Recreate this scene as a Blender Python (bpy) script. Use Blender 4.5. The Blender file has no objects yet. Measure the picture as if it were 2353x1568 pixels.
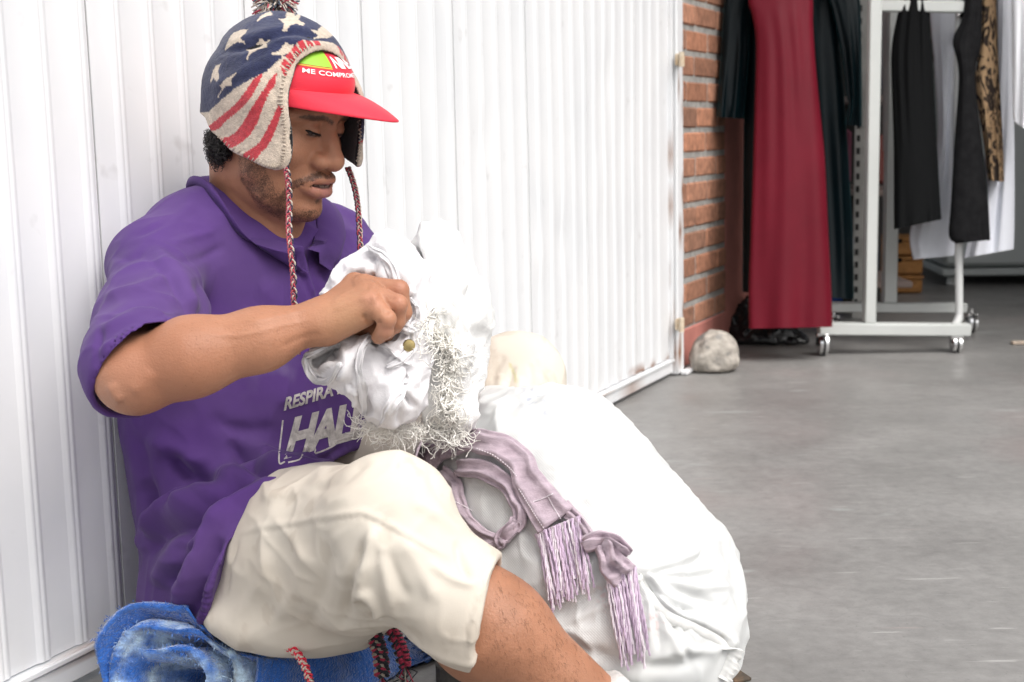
import bpy, bmesh, math, random
import numpy as np
from mathutils import Vector, Matrix

# ------------------------------------------------------------------ camera, world, sun, exposure
scene = bpy.context.scene
COL = scene.collection
rad = math.radians
CAM = np.array([0.0, 0.0, 0.70])
FPX = 3160.0                     # focal length in 2353-px-wide picture units
PITCH = math.atan((784 - 308.5) / FPX)
ROLL = 0.0217
F = np.array([0, math.cos(PITCH), -math.sin(PITCH)])
R0 = np.array([1.0, 0, 0])
U0 = np.array([0, math.sin(PITCH), math.cos(PITCH)])
RV = math.cos(ROLL) * R0 - math.sin(ROLL) * U0
UV = math.cos(ROLL) * U0 + math.sin(ROLL) * R0
camd = bpy.data.cameras.new('camera')
cam = bpy.data.objects.new('camera', camd)
COL.objects.link(cam)
camd.sensor_width = 36
camd.lens = FPX / 2353 * 36
camd.clip_start = 0.05
camd.clip_end = 300
M = Matrix.Identity(4)
for i in range(3):
    M[i][0], M[i][1], M[i][2], M[i][3] = RV[i], UV[i], -F[i], CAM[i]
cam.matrix_world = M
camd.dof.use_dof = True
camd.dof.focus_distance = 1.72
camd.dof.aperture_fstop = 8.5
scene.camera = cam

world = bpy.data.worlds.new('World')
scene.world = world
world.use_nodes = True
wn = world.node_tree.nodes
wl = world.node_tree.links
SUN_EL, SUN_AZ = rad(54), rad(138)       # azimuth measured from +Y towards +X
sky = wn.new('ShaderNodeTexSky')
sky.sky_type = 'NISHITA'
sky.sun_disc = False
sky.sun_elevation = SUN_EL
sky.sun_rotation = SUN_AZ
sky.air_density = 1.0
sky.dust_density = 6.0
sky.ozone_density = 0.6
hsv = wn.new('ShaderNodeHueSaturation')
hsv.inputs['Saturation'].default_value = 0.25
wl.new(sky.outputs[0], hsv.inputs['Color'])
wl.new(hsv.outputs[0], wn['Background'].inputs['Color'])
wn['Background'].inputs['Strength'].default_value = 0.15
sund = bpy.data.lights.new('sun', 'SUN')
sund.energy = 0.9
sund.angle = rad(40)
sund.color = (1.0, 0.965, 0.92)
sun = bpy.data.objects.new('sun', sund)
COL.objects.link(sun)
sdir = Vector((math.sin(SUN_AZ) * math.cos(SUN_EL), math.cos(SUN_AZ) * math.cos(SUN_EL), math.sin(SUN_EL)))
sun.rotation_euler = sdir.to_track_quat('Z', 'Y').to_euler()
scene.view_settings.view_transform = 'Standard'
scene.view_settings.look = 'None'
scene.view_settings.exposure = 0.40
scene.view_settings.gamma = 1.0
scene.cycles.max_bounces = 8
scene.cycles.use_denoising = True

# ------------------------------------------------------------------ picture <-> place
def P(u, v, d):
    """point seen at (u, v) of the 2353 x 1568 photograph, d metres in front of the camera"""
    return CAM + d * (F + (u - 1176.5) / FPX * RV - (v - 784) / FPX * UV)

def pix(p):
    q = np.asarray(p, float) - CAM
    d = q @ F
    return np.stack([1176.5 + FPX * (q @ RV) / d, 784 - FPX * (q @ UV) / d], -1), d

def ray(u, v):
    r = F + (u - 1176.5) / FPX * RV - (v - 784) / FPX * UV
    return r

def FL(u, v, z=0.0):
    r = ray(u, v)
    return CAM + r * ((z - CAM[2]) / r[2])

W0 = FL(300, 1513)
W1 = FL(1540, 865)
TW = (W1 - W0); TW[2] = 0; TW /= np.linalg.norm(TW)      # along the gate, away from the camera
NW = np.array([TW[1], -TW[0], 0])                         # out of the gate
UPZ = np.array([0, 0, 1.0])

def onwall(u, v, off=0.0):
    r = ray(u, v)
    k = ((W0 + NW * off - CAM) @ NW) / (r @ NW)
    return CAM + r * k

# ------------------------------------------------------------------ materials
def mat(name, col, rough=0.6, nscale=None, namt=0.12, bump=0.0, bscale=60, metal=0.0, attr=None, sss=0.0,
        spec=0.3, sheen=0.0, nodes=None, stretch=None, col2=None, coat=0.0, anis=None, detail=5):
    m = bpy.data.materials.new(name)
    m.use_nodes = True
    nt = m.node_tree
    b = nt.nodes['Principled BSDF']
    b.inputs['Roughness'].default_value = rough
    b.inputs['Metallic'].default_value = metal
    b.inputs['Specular IOR Level'].default_value = spec
    b.inputs['Sheen Weight'].default_value = sheen
    b.inputs['Coat Weight'].default_value = coat
    if sss:
        b.inputs['Subsurface Weight'].default_value = sss
        b.inputs['Subsurface Radius'].default_value = (0.012, 0.005, 0.003)
        b.inputs['Subsurface Scale'].default_value = 1.0
    tc = nt.nodes.new('ShaderNodeTexCoord')
    src = tc.outputs['Object']
    if stretch:
        mp = nt.nodes.new('ShaderNodeMapping')
        mp.inputs['Scale'].default_value = stretch
        nt.links.new(src, mp.inputs[0]); src = mp.outputs[0]
    c = None
    if attr:
        a = nt.nodes.new('ShaderNodeAttribute'); a.attribute_name = attr
        c = a.outputs['Color']
    else:
        r = nt.nodes.new('ShaderNodeRGB'); r.outputs[0].default_value = (*col, 1)
        c = r.outputs[0]
    if nscale:
        n = nt.nodes.new('ShaderNodeTexNoise')
        n.inputs['Scale'].default_value = nscale
        n.inputs['Detail'].default_value = detail
        n.inputs['Roughness'].default_value = 0.62
        nt.links.new(src, n.inputs['Vector'])
        mr = nt.nodes.new('ShaderNodeMapRange')
        mr.inputs[1].default_value = 0.3; mr.inputs[2].default_value = 0.7
        nt.links.new(n.outputs['Fac'], mr.inputs[0])
        if col2 is not None:
            mx = nt.nodes.new('ShaderNodeMix'); mx.data_type = 'RGBA'
            nt.links.new(mr.outputs[0], mx.inputs[0])
            nt.links.new(c, mx.inputs[6]); mx.inputs[7].default_value = (*col2, 1)
            c = mx.outputs[2]
        else:
            mr.inputs[3].default_value = 1 - namt; mr.inputs[4].default_value = 1 + namt
            mx = nt.nodes.new('ShaderNodeMix'); mx.data_type = 'RGBA'; mx.blend_type = 'MULTIPLY'
            mx.inputs[0].default_value = 1
            nt.links.new(c, mx.inputs[6]); nt.links.new(mr.outputs[0], mx.inputs[7])
            c = mx.outputs[2]
    nt.links.new(c, b.inputs['Base Color'])
    if bump:
        n2 = nt.nodes.new('ShaderNodeTexNoise')
        n2.inputs['Scale'].default_value = bscale
        n2.inputs['Detail'].default_value = 4
        nt.links.new(src, n2.inputs['Vector'])
        bp = nt.nodes.new('ShaderNodeBump')
        bp.inputs['Strength'].default_value = bump
        bp.inputs['Distance'].default_value = 0.004
        nt.links.new(n2.outputs['Fac'], bp.inputs['Height'])
        nt.links.new(bp.outputs[0], b.inputs['Normal'])
    return m

# ------------------------------------------------------------------ object helpers
def tag(o, label=None, cat=None, group=None, kind=None):
    if label: o['label'] = label
    if cat: o['category'] = cat
    if group: o['group'] = group
    if kind: o['kind'] = kind
    return o

def empty(name, loc, label, cat, group=None):
    o = bpy.data.objects.new(name, None)
    o.empty_display_size = 0.05
    o.location = [float(x) for x in loc]
    COL.objects.link(o)
    return tag(o, label, cat, group)

def link(name, me, mats, parent=None, smooth=True):
    o = bpy.data.objects.new(name, me)
    COL.objects.link(o)
    for m in (mats if isinstance(mats, (list, tuple)) else [mats]):
        me.materials.append(m)
    if smooth and len(me.polygons):
        me.polygons.foreach_set('use_smooth', np.ones(len(me.polygons), bool))
    if parent is not None:
        o.parent = parent
        o.matrix_parent_inverse = Matrix.Translation(parent.location).inverted()
    return o

def mesh_np(name, V, Q):
    V = np.asarray(V, float)
    me = bpy.data.meshes.new(name)
    if isinstance(Q, np.ndarray) and Q.ndim == 2:
        k = Q.shape[1]
        me.vertices.add(len(V)); me.vertices.foreach_set('co', V.astype(np.float32).ravel())
        me.loops.add(Q.size); me.loops.foreach_set('vertex_index', Q.astype(np.int32).ravel())
        me.polygons.add(len(Q))
        me.polygons.foreach_set('loop_start', np.arange(0, Q.size, k, dtype=np.int32))
        me.polygons.foreach_set('loop_total', np.full(len(Q), k, np.int32))
        me.update(calc_edges=True)
    else:
        me.from_pydata([tuple(v) for v in V], [], [tuple(int(i) for i in q) for q in Q])
        me.update()
    return me

def setcol(me, C, name='Col'):
    a = me.color_attributes.new(name, 'FLOAT_COLOR', 'POINT')
    C4 = np.ones((len(C), 4), np.float32); C4[:, :3] = C
    a.data.foreach_set('color', C4.ravel())

def norm(v):
    v = np.asarray(v, float)
    return v / (np.linalg.norm(v, axis=-1, keepdims=True) + 1e-12)

class MB:
    """collects boxes, tubes and grids that become ONE mesh"""
    def __init__(self): self.V = []; self.Q = []; self.C = []
    def add(self, V, Q, col=None):
        b = len(self.V)
        V = [np.asarray(v, float) for v in V]
        self.V += V
        self.Q += [[int(i) + b for i in q] for q in Q]
        self.C += [col if col is not None else (0.5, 0.5, 0.5)] * len(V)
    def box(self, c, ax, ay, az, bev=0.0, col=None):
        """centre and three half-axis vectors, edges chamfered by bev metres"""
        c, ax, ay, az = [np.asarray(q, float) for q in (c, ax, ay, az)]
        A = [ax, ay, az]; L = [np.linalg.norm(a) for a in A]
        bev = min(bev, 0.45 * min(L))
        if bev <= 0:
            V = [c + sx * ax + sy * ay + sz * az for sx in (-1, 1) for sy in (-1, 1) for sz in (-1, 1)]
            self.add(V, [(0, 1, 3, 2), (4, 6, 7, 5), (0, 4, 5, 1), (2, 3, 7, 6), (0, 2, 6, 4), (1, 5, 7, 3)], col); return
        V = []; idx = {}
        for sx in (-1, 1):
            for sy in (-1, 1):
                for sz in (-1, 1):
                    s = (sx, sy, sz)
                    for k in range(3):
                        p = c.copy()
                        for j in range(3):
                            p = p + A[j] / L[j] * s[j] * (L[j] - (0 if j == k else bev))
                        idx[(s, k)] = len(V); V.append(p)
        Q = []
        for k in range(3):
            i, j = [(1, 2), (0, 2), (0, 1)][k]
            for sk in (-1, 1):
                f = []
                for (a, b_) in ((-1, -1), (1, -1), (1, 1), (-1, 1)):
                    s = [0, 0, 0]; s[k] = sk; s[i] = a; s[j] = b_
                    f.append(idx[(tuple(s), k)])
                Q.append(f)
        for k in range(3):
            i, j = [(1, 2), (0, 2), (0, 1)][k]
            for si in (-1, 1):
                for sj in (-1, 1):
                    f = []
                    for sk, ax_ in ((-1, i), (1, i), (1, j), (-1, j)):
                        s = [0, 0, 0]; s[k] = sk; s[i] = si; s[j] = sj
                        f.append(idx[(tuple(s), ax_)])
                    Q.append(f)
        for sx in (-1, 1):
            for sy in (-1, 1):
                for sz in (-1, 1):
                    Q.append([idx[((sx, sy, sz), k)] for k in range(3)])
        self.add(V, Q, col)
    def tube(self, pts, r, n=8, cap=True, col=None, flat=1.0, up=None):
        pts = np.asarray(pts, float); m = len(pts)
        r = np.full(m, r) if np.isscalar(r) else np.asarray(r, float)
        T = np.gradient(pts, axis=0); T = norm(T)
        ref = np.asarray(up, float) if up is not None else (np.array([0, 0, 1.0]) if abs(T[0][2]) < 0.9 else np.array([1.0, 0, 0]))
        a = norm(ref - T[0] * (ref @ T[0]))
        V = []
        for i in range(m):
            a = norm(a - T[i] * (a @ T[i])); b = np.cross(T[i], a)
            for k in range(n):
                t = 2 * math.pi * k / n
                V.append(pts[i] + r[i] * (math.cos(t) * a * flat + math.sin(t) * b))
        Q = [(i * n + k, i * n + (k + 1) % n, (i + 1) * n + (k + 1) % n, (i + 1) * n + k) for i in range(m - 1) for k in range(n)]
        if cap:
            Q += [tuple(range(n - 1, -1, -1)), tuple((m - 1) * n + k for k in range(n))]
        self.add(V, Q, col)
    def grid(self, G, closed_u=False, closed_v=False, col=None):
        """G[i][j] points"""
        G = np.asarray(G, float); a, b = G.shape[:2]
        Q = []
        for i in range(a if closed_u else a - 1):
            for j in range(b if closed_v else b - 1):
                i2, j2 = (i + 1) % a, (j + 1) % b
                Q.append((i * b + j, i * b + j2, i2 * b + j2, i2 * b + j))
        self.add(list(G.reshape(-1, 3)), Q, col)
    def build(self, name, m, parent=None, smooth=False, usecol=False, auto=None):
        me = mesh_np(name, np.array(self.V), self.Q)
        if usecol: setcol(me, np.array(self.C))
        bm = bmesh.new(); bm.from_mesh(me)
        bmesh.ops.recalc_face_normals(bm, faces=bm.faces)
        bm.to_mesh(me); bm.free()
        o = link(name, me, m, parent, smooth)
        if auto:
            me.set_sharp_from_angle(angle=rad(auto))
        return o

def spline(pts, n):
    """Catmull-Rom through pts (any dimension), n samples"""
    pts = np.asarray(pts, float)
    P_ = np.vstack([2 * pts[0] - pts[1], pts, 2 * pts[-1] - pts[-2]])
    t = np.linspace(0, len(pts) - 1 - 1e-9, n)
    i = t.astype(int); f = (t - i)[:, None]
    a, b, c, d = P_[i], P_[i + 1], P_[i + 2], P_[i + 3]
    return 0.5 * ((2 * b) + (-a + c) * f + (2 * a - 5 * b + 4 * c - d) * f ** 2 + (-a + 3 * b - 3 * c + d) * f ** 3)

# value noise for shapes (vectorised, repeatable)
def _h(i, j, k, s):
    n = (i * 374761393 + j * 668265263 + k * 2147483647 + s * 1274126177) & 0x7fffffff
    n = ((n ^ (n >> 13)) * 1274126177) & 0x7fffffff
    return ((n ^ (n >> 16)) & 0xffff) / 65535.0
def vnoise(p, s=0):
    p = np.asarray(p, float)
    i = np.floor(p).astype(np.int64); f = p - i; f = f * f * (3 - 2 * f)
    r = 0
    for a in (0, 1):
        for b in (0, 1):
            for c in (0, 1):
                w = (f[:, 0] if a else 1 - f[:, 0]) * (f[:, 1] if b else 1 - f[:, 1]) * (f[:, 2] if c else 1 - f[:, 2])
                r = r + w * _h(i[:, 0] + a, i[:, 1] + b, i[:, 2] + c, s)
    return r * 2 - 1
def fbm(p, o=3, s=0):
    r = 0; a = 1.0; q = np.asarray(p, float)
    for k in range(o):
        r = r + a * vnoise(q, s + k); q = q * 2.03 + 7.1; a *= 0.5
    return r
# ------------------------------------------------------------------ setting: floor, sky is the world
def floor_mat():
    m = mat('concrete', (0.27, 0.265, 0.26), 0.42, spec=0.45)
    nt = m.node_tree; b = nt.nodes['Principled BSDF']
    tc = nt.nodes.new('ShaderNodeTexCoord')
    def noise(sc, det=6, ro=0.6, st=None):
        n = nt.nodes.new('ShaderNodeTexNoise'); n.inputs['Scale'].default_value = sc
        n.inputs['Detail'].default_value = det; n.inputs['Roughness'].default_value = ro
        s = tc.outputs['Object']
        if st:
            mp = nt.nodes.new('ShaderNodeMapping'); mp.inputs['Scale'].default_value = st
            mp.inputs['Rotation'].default_value = (0, 0, 0.6)
            nt.links.new(s, mp.inputs[0]); s = mp.outputs[0]
        nt.links.new(s, n.inputs['Vector']); return n.outputs['Fac']
    def ramp(f, p0, c0, p1, c1):
        r = nt.nodes.new('ShaderNodeValToRGB'); e = r.color_ramp.elements
        e[0].position = p0; e[0].color = (*c0, 1); e[1].position = p1; e[1].color = (*c1, 1)
        nt.links.new(f, r.inputs[0]); return r.outputs[0]
    def mix(f, a, bb, mode='MIX'):
        x = nt.nodes.new('ShaderNodeMix'); x.data_type = 'RGBA'; x.blend_type = mode
        if isinstance(f, float): x.inputs[0].default_value = f
        else: nt.links.new(f, x.inputs[0])
        for s, i in ((a, 6), (bb, 7)):
            if isinstance(s, tuple): x.inputs[i].default_value = (*s, 1)
            else: nt.links.new(s, x.inputs[i])
        return x.outputs[2]
    c = ramp(noise(2.2, 8, 0.65), 0.30, (0.195, 0.190, 0.184), 0.70, (0.30, 0.293, 0.285))
    c = mix(1.0, c, ramp(noise(38, 8, 0.7), 0.3, (0.82, 0.82, 0.82), 0.7, (1.12, 1.12, 1.12)), 'MULTIPLY')
    c = mix(ramp(noise(5.5, 3, 0.55, (0.55, 2.0, 1)), 0.66, (0, 0, 0), 0.73, (0.45, 0.45, 0.45)), c, (0.48, 0.52, 0.51))
    c = mix(ramp(noise(7.7, 2, 0.5, (0.4, 2.6, 1)), 0.725, (0, 0, 0), 0.77, (0.5, 0.5, 0.5)), c, (0.44, 0.33, 0.30))
    c = mix(ramp(noise(1.1, 2, 0.5), 0.56, (0, 0, 0), 0.72, (0.5, 0.5, 0.5)), c, (0.25, 0.175, 0.17))
    vo = nt.nodes.new('ShaderNodeTexVoronoi'); vo.feature = 'DISTANCE_TO_EDGE'; vo.inputs['Scale'].default_value = 1.3
    n3 = nt.nodes.new('ShaderNodeTexNoise'); n3.inputs['Scale'].default_value = 3
    nt.links.new(tc.outputs['Object'], n3.inputs['Vector'])
    ad = nt.nodes.new('ShaderNodeVectorMath'); ad.operation = 'MULTIPLY_ADD'
    nt.links.new(n3.outputs['Color'], ad.inputs[0]); ad.inputs[1].default_value = (0.5, 0.5, 0.5)
    nt.links.new(tc.outputs['Object'], ad.inputs[2]); nt.links.new(ad.outputs[0], vo.inputs['Vector'])
    c = mix(ramp(vo.outputs['Distance'], 0.0, (0.13, 0.13, 0.13), 0.005, (0, 0, 0)), c, (0.1, 0.1, 0.1))
    c = mix(ramp(noise(160, 2, 0.5), 0.66, (0, 0, 0), 0.72, (0.35, 0.35, 0.35)), c, (0.10, 0.10, 0.10))
    c = mix(ramp(noise(26, 3, 0.6, (0.25, 3.0, 1)), 0.655, (0, 0, 0), 0.72, (0.65, 0.65, 0.65)), c, (0.48, 0.475, 0.46))
    c = mix(ramp(noise(17, 4, 0.7, (3.0, 0.35, 1)), 0.69, (0, 0, 0), 0.74, (0.4, 0.4, 0.4)), c, (0.12, 0.12, 0.118))
    nt.links.new(c, b.inputs['Base Color'])
    rr = ramp(noise(3.0, 5), 0.35, (0.30, 0.30, 0.30), 0.7, (0.6, 0.6, 0.6))
    nt.links.new(rr, b.inputs['Roughness'])
    bp = nt.nodes.new('ShaderNodeBump'); bp.inputs['Strength'].default_value = 0.25; bp.inputs['Distance'].default_value = 0.003
    nt.links.new(noise(55, 6), bp.inputs['Height']); nt.links.new(bp.outputs[0], b.inputs['Normal'])
    return m

fm = MB()
xs = np.linspace(-40, 40, 9); ys = np.linspace(-40, 60, 9)
fm.grid([[(x, y, 0) for y in ys] for x in xs])
tag(fm.build('floor', floor_mat()), kind='structure', label='grey stained concrete floor', cat='floor')

# ------------------------------------------------------------------ white corrugated metal gate
def metal_white(rust=True):
    m = mat('white_painted_metal', (0.78, 0.79, 0.80), 0.45, spec=0.35)
    nt = m.node_tree; b = nt.nodes['Principled BSDF']
    a = nt.nodes.new('ShaderNodeAttribute'); a.attribute_name = 'Col'
    n = nt.nodes.new('ShaderNodeTexNoise'); n.inputs['Scale'].default_value = 5; n.inputs['Detail'].default_value = 8
    tc = nt.nodes.new('ShaderNodeTexCoord'); nt.links.new(tc.outputs['Object'], n.inputs['Vector'])
    r = nt.nodes.new('ShaderNodeValToRGB'); e = r.color_ramp.elements
    e[0].position = 0.3; e[0].color = (0.93, 0.94, 0.95, 1); e[1].position = 0.6; e[1].color = (1, 1, 1, 1)
    nt.links.new(n.outputs['Fac'], r.inputs[0])
    mx = nt.nodes.new('ShaderNodeMix'); mx.data_type = 'RGBA'; mx.blend_type = 'MULTIPLY'; mx.inputs[0].default_value = 1
    nt.links.new(a.outputs['Color'], mx.inputs[6]); nt.links.new(r.outputs[0], mx.inputs[7])
    # small smudges and scratches
    n2 = nt.nodes.new('ShaderNodeTexNoise'); n2.inputs['Scale'].default_value = 16; n2.inputs['Detail'].default_value = 3
    nt.links.new(tc.outputs['Object'], n2.inputs['Vector'])
    r2 = nt.nodes.new('ShaderNodeValToRGB'); e = r2.color_ramp.elements
    e[0].position = 0.67; e[0].color = (0, 0, 0, 1); e[1].position = 0.80; e[1].color = (0.45, 0.45, 0.45, 1)
    nt.links.new(n2.outputs['Fac'], r2.inputs[0])
    m3 = nt.nodes.new('ShaderNodeMix'); m3.data_type = 'RGBA'
    nt.links.new(r2.outputs[0], m3.inputs[0]); nt.links.new(mx.outputs[2], m3.inputs[6]); m3.inputs[7].default_value = (0.40, 0.39, 0.38, 1)
    nt.links.new(m3.outputs[2], b.inputs['Base Color'])
    return m
WHITE = metal_white()
WC = np.array([0.77, 0.778, 0.788])

def zc_to_s(z):           # depth along camera -> distance along gate from W0
    w0 = (W0 - CAM) @ F; k = TW @ F
    return (z - w0) / k
RIB0 = zc_to_s(1.665 + 0.02); DRIB = 0.0682
S_END = float((W1 - W0) @ TW)
gate = empty('metal_gate', W0 + TW * 1.0, 'white corrugated metal gate with vertical ribs behind the seated man', 'gate')
rng = random.Random(5)
prof = []      # (s, n, shade)
s0 = RIB0 - 9 * DRIB
k = 0
while True:
    sc = s0 + k * DRIB
    if sc > S_END - 0.035: break
    hgt = 0.0034 + 0.0006 * rng.random()
    w = 0.0105
    for ds, dn in ((-DRIB * 0.5, 0), (-w - 0.003, 0), (-w - 0.0012, 0.0004), (-w + 0.003, hgt * 0.85), (-w + 0.006, hgt), (-0.0022, hgt), (-0.0008, hgt - 0.0007),
                   (0.0008, hgt - 0.0007), (0.0022, hgt), (w - 0.006, hgt), (w - 0.003, hgt * 0.85), (w + 0.0012, 0.0004), (w + 0.003, 0.0)):
        prof.append((sc + ds, dn))
    if k % 5 == 2:      # overlap of two sheets: a thin dark groove
        for ds, dn in ((w + 0.004, 0.0), (w + 0.0048, -0.005), (w + 0.0062, -0.005), (w + 0.007, 0.0005)):
            prof.append((sc + ds, dn))
    k += 1
prof.append((S_END - 0.012, 0))
prof = np.array(prof)
zs = np.concatenate([np.linspace(0.055, 1.3, 90), np.linspace(1.4, 2.3, 8)])
PS, ZZ = np.meshgrid(prof[:, 0], zs, indexing='ij')
PN = np.repeat(prof[:, 1:2], len(zs), 1)
q = np.stack([PS.ravel() * 3.1, ZZ.ravel() * 1.6, 0 * ZZ.ravel()], 1)
dent = (fbm(q, 2, 3) * 0.0022).reshape(PS.shape)
q2 = np.stack([PS.ravel() * 9, ZZ.ravel() * 3.0, 0 * ZZ.ravel()], 1)
bend = (fbm(q2, 2, 9) * 0.0035).reshape(PS.shape) * np.clip((PS - 0.9) / 0.6, 0, 1)
for (u, v, rr, aa) in ((1110, 330, 0.035, -0.004), (1290, 560, 0.04, -0.005), (1235, 590, 0.03, 0.004), (1400, 180, 0.04, -0.005), (1380, 420, 0.05, 0.004)):
    c = onwall(u, v); cs, cz = (c - W0) @ TW, c[2]
    dent += aa * np.exp(-(((PS - cs) / rr) ** 2 + ((ZZ - cz) / (rr * 1.6)) ** 2))
PN = PN + dent
G = W0 + (PS + bend)[..., None] * TW + PN[..., None] * NW
G[..., 2] = ZZ
g = MB(); g.grid(G)
# paint colour: white, dark grooves, rust at the foot, smudges
colr = np.tile(WC, (G.shape[0] * G.shape[1], 1))
pS, pZ, pN = PS.ravel(), ZZ.ravel(), np.repeat(prof[:, 1], len(zs))
colr[pN < -0.003] = (0.16, 0.15, 0.14)
dirt = np.clip(0.55 - 3.2 * pZ, 0, 1) * np.clip(fbm(np.stack([pS * 30, pZ * 8, 0 * pS], 1), 3, 21) + 0.25, 0, 1)
colr = colr * (1 - 0.5 * dirt[:, None]) + 0.5 * dirt[:, None] * np.array([0.50, 0.47, 0.43])
rust = np.clip(1.2 - (pZ - 0.055) / 0.022, 0, 1) * np.clip((pS - (S_END - 0.45)) / 0.2, 0, 1) * np.clip(fbm(np.stack([pS * 25, pZ * 40, 0 * pS], 1), 3, 31) * 1.6 + 0.1, 0, 1)
colr = colr * (1 - rust[:, None]) + rust[:, None] * np.array([0.22, 0.09, 0.035])
o = g.build('corrugated_panel', WHITE, gate, smooth=True, auto=50)
setcol(o.data, colr)
def wall_box(mb, s0_, s1_, n0, n1, z0, z1, bev=0.003, col=WC):
    c = W0 + TW * (s0_ + s1_) / 2 + NW * (n0 + n1) / 2; c[2] = (z0 + z1) / 2
    mb.box(c, TW * (s1_ - s0_) / 2, NW * (n1 - n0) / 2, UPZ * (z1 - z0) / 2, bev, col)
b = MB()
wall_box(b, -1.2, S_END - 0.004, -0.012, 0.010, 0.012, 0.052, 0.003)
wall_box(b, -1.2, S_END - 0.004, 0.0105, 0.016, 0.045, 0.052, 0.001)
wall_box(b, S_END - 0.012, S_END - 0.002, -0.01, 0.013, 0.053, 2.3, 0.002)
o = b.build('bottom_rail', WHITE, gate, auto=40)
def rusty(o, amt=1.0, seed=0, sub=0):
    me = o.data
    if sub:
        bm = bmesh.new(); bm.from_mesh(me)
        bmesh.ops.subdivide_edges(bm, edges=[e for e in bm.edges if e.calc_length() > 0.03], cuts=sub, use_grid_fill=True)
        bm.to_mesh(me); bm.free()
    V = np.zeros(len(me.vertices) * 3, np.float32); me.vertices.foreach_get('co', V); V = V.reshape(-1, 3).astype(float)
    w = np.clip((fbm(V * 22, 3, seed) - 0.38) * 4, 0, 1) * amt
    C = WC * (1 - w[:, None]) + w[:, None] * np.array([0.24, 0.10, 0.04])
    setcol(me, C)
rusty(o, 0.6, 4, 30)

# hinge post, two hinges and the strap on the floor
post = empty('gate_post', W1 + TW * 0.03, 'white square hinge post with rust spots between gate and bricks', 'post')
b = MB()
wall_box(b, S_END + 0.006, S_END + 0.062, -0.03, 0.022, 0.004, 2.4, 0.004)
wall_box(b, S_END + 0.064, S_END + 0.090, -0.03, 0.010, 0.004, 2.4, 0.003)
o = b.build('shaft', WHITE, post, auto=40); rusty(o, 1.0, 11, 40)
RUST = mat('rusty_hinge', (0.50, 0.36, 0.22), 0.8, 60, 0.3, 0.6, 80, col2=(0.70, 0.62, 0.5))
for v in (138, 745):
    c = onwall(1552, v, 0.02)
    b = MB(); ss = (c - W0) @ TW
    wall_box(b, ss - 0.014, ss + 0.022, 0.0225, 0.033, c[2] - 0.016, c[2] + 0.016, 0.004)
    b.tube([c + NW * 0.022 - UPZ * 0.02 - TW * 0.012, c + NW * 0.022 + UPZ * 0.02 - TW * 0.012], 0.008, 10)
    b.build('hinge', RUST, post, auto=40)
b = MB()
wall_box(b, S_END + 0.02, S_END + 0.20, 0.024, 0.045, 0.002, 0.014, 0.003)
o = b.build('floor_strap', WHITE, post); rusty(o, 0.4, 8, 10)

# ------------------------------------------------------------------ brick wall with pink plaster
def brick_mat():
    m = bpy.data.materials.new('red_brick'); m.use_nodes = True
    nt = m.node_tree; b = nt.nodes['Principled BSDF']; b.inputs['Roughness'].default_value = 0.85
    a = nt.nodes.new('ShaderNodeAttribute'); a.attribute_name = 'Col'
    tc = nt.nodes.new('ShaderNodeTexCoord')
    n = nt.nodes.new('ShaderNodeTexNoise'); n.inputs['Scale'].default_value = 45; n.inputs['Detail'].default_value = 6
    nt.links.new(tc.outputs['Object'], n.inputs['Vector'])
    mr = nt.nodes.new('ShaderNodeMapRange'); mr.inputs[1].default_value = .3; mr.inputs[2].default_value = .7
    mr.inputs[3].default_value = .7; mr.inputs[4].default_value = 1.3
    nt.links.new(n.outputs['Fac'], mr.inputs[0])
    mx = nt.nodes.new('ShaderNodeMix'); mx.data_type = 'RGBA'; mx.blend_type = 'MULTIPLY'; mx.inputs[0].default_value = 1
    nt.links.new(a.outputs['Color'], mx.inputs[6]); nt.links.new(mr.outputs[0], mx.inputs[7])
    nt.links.new(mx.outputs[2], b.inputs['Base Color'])
    bp = nt.nodes.new('ShaderNodeBump'); bp.inputs['Strength'].default_value = .6; bp.inputs['Distance'].default_value = .006
    nt.links.new(n.outputs['Fac'], bp.inputs['Height']); nt.links.new(bp.outputs[0], b.inputs['Normal'])
    return m
BR0 = S_END + 0.091
pe = onwall(1667, 500, -0.01)
BR1 = float((pe - W0) @ TW)
bw = empty('brick_wall', W0 + TW * (BR0 + BR1) / 2, 'orange brick wall with grey mortar beside the gate post', 'brick wall')
b = MB()
wall_box(b, BR0, BR1, -0.20, -0.0135, 0, 2.6, 0, (0.34, 0.33, 0.31))
rb = random.Random(2)
z = 0.115; row = 0
BH, BL, MJ = 0.060, 0.20, 0.012
while z < 2.55:
    s = BR0 - (0.10 if row % 2 else 0.0) - 0.03 * rb.random()
    while s < BR1:
        a0, a1 = max(s, BR0 + 0.001), min(s + BL, BR1 + 0.002)
        if a1 - a0 > 0.015:
            t = rb.random()
            c = np.array([0.40, 0.18, 0.105]) * (0.6 + 0.65 * rb.random()) * (1 - t * .25) + t * .25 * np.array([0.30, 0.2, 0.15])
            wall_box(b, a0, a1 , -0.06, -0.010 + 0.003 * rb.random(), z + 0.003 * rb.random(), z + BH, 0.005, tuple(c))
        s += BL + MJ
    z += BH + MJ + 0.002; row += 1
o = b.build('bricks', brick_mat(), bw, usecol=True)
b = MB()
wall_box(b, BR0, BR1 + 0.02, -0.19, -0.008, 0.001, 0.113, 0.004)
PINK = mat('pink_plaster', (0.50, 0.20, 0.165), 0.8, 12, 0.12, 0.3, 50)
b.build('plinth', PINK, bw)
b = MB()
wall_box(b, BR1 + 0.003, BR1 + 0.40, -0.20, -0.012, 0.0, 2.6, 0.004)
tag(b.build('plaster_wall', PINK), 'pink plastered wall strip right of the bricks', 'wall')

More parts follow.
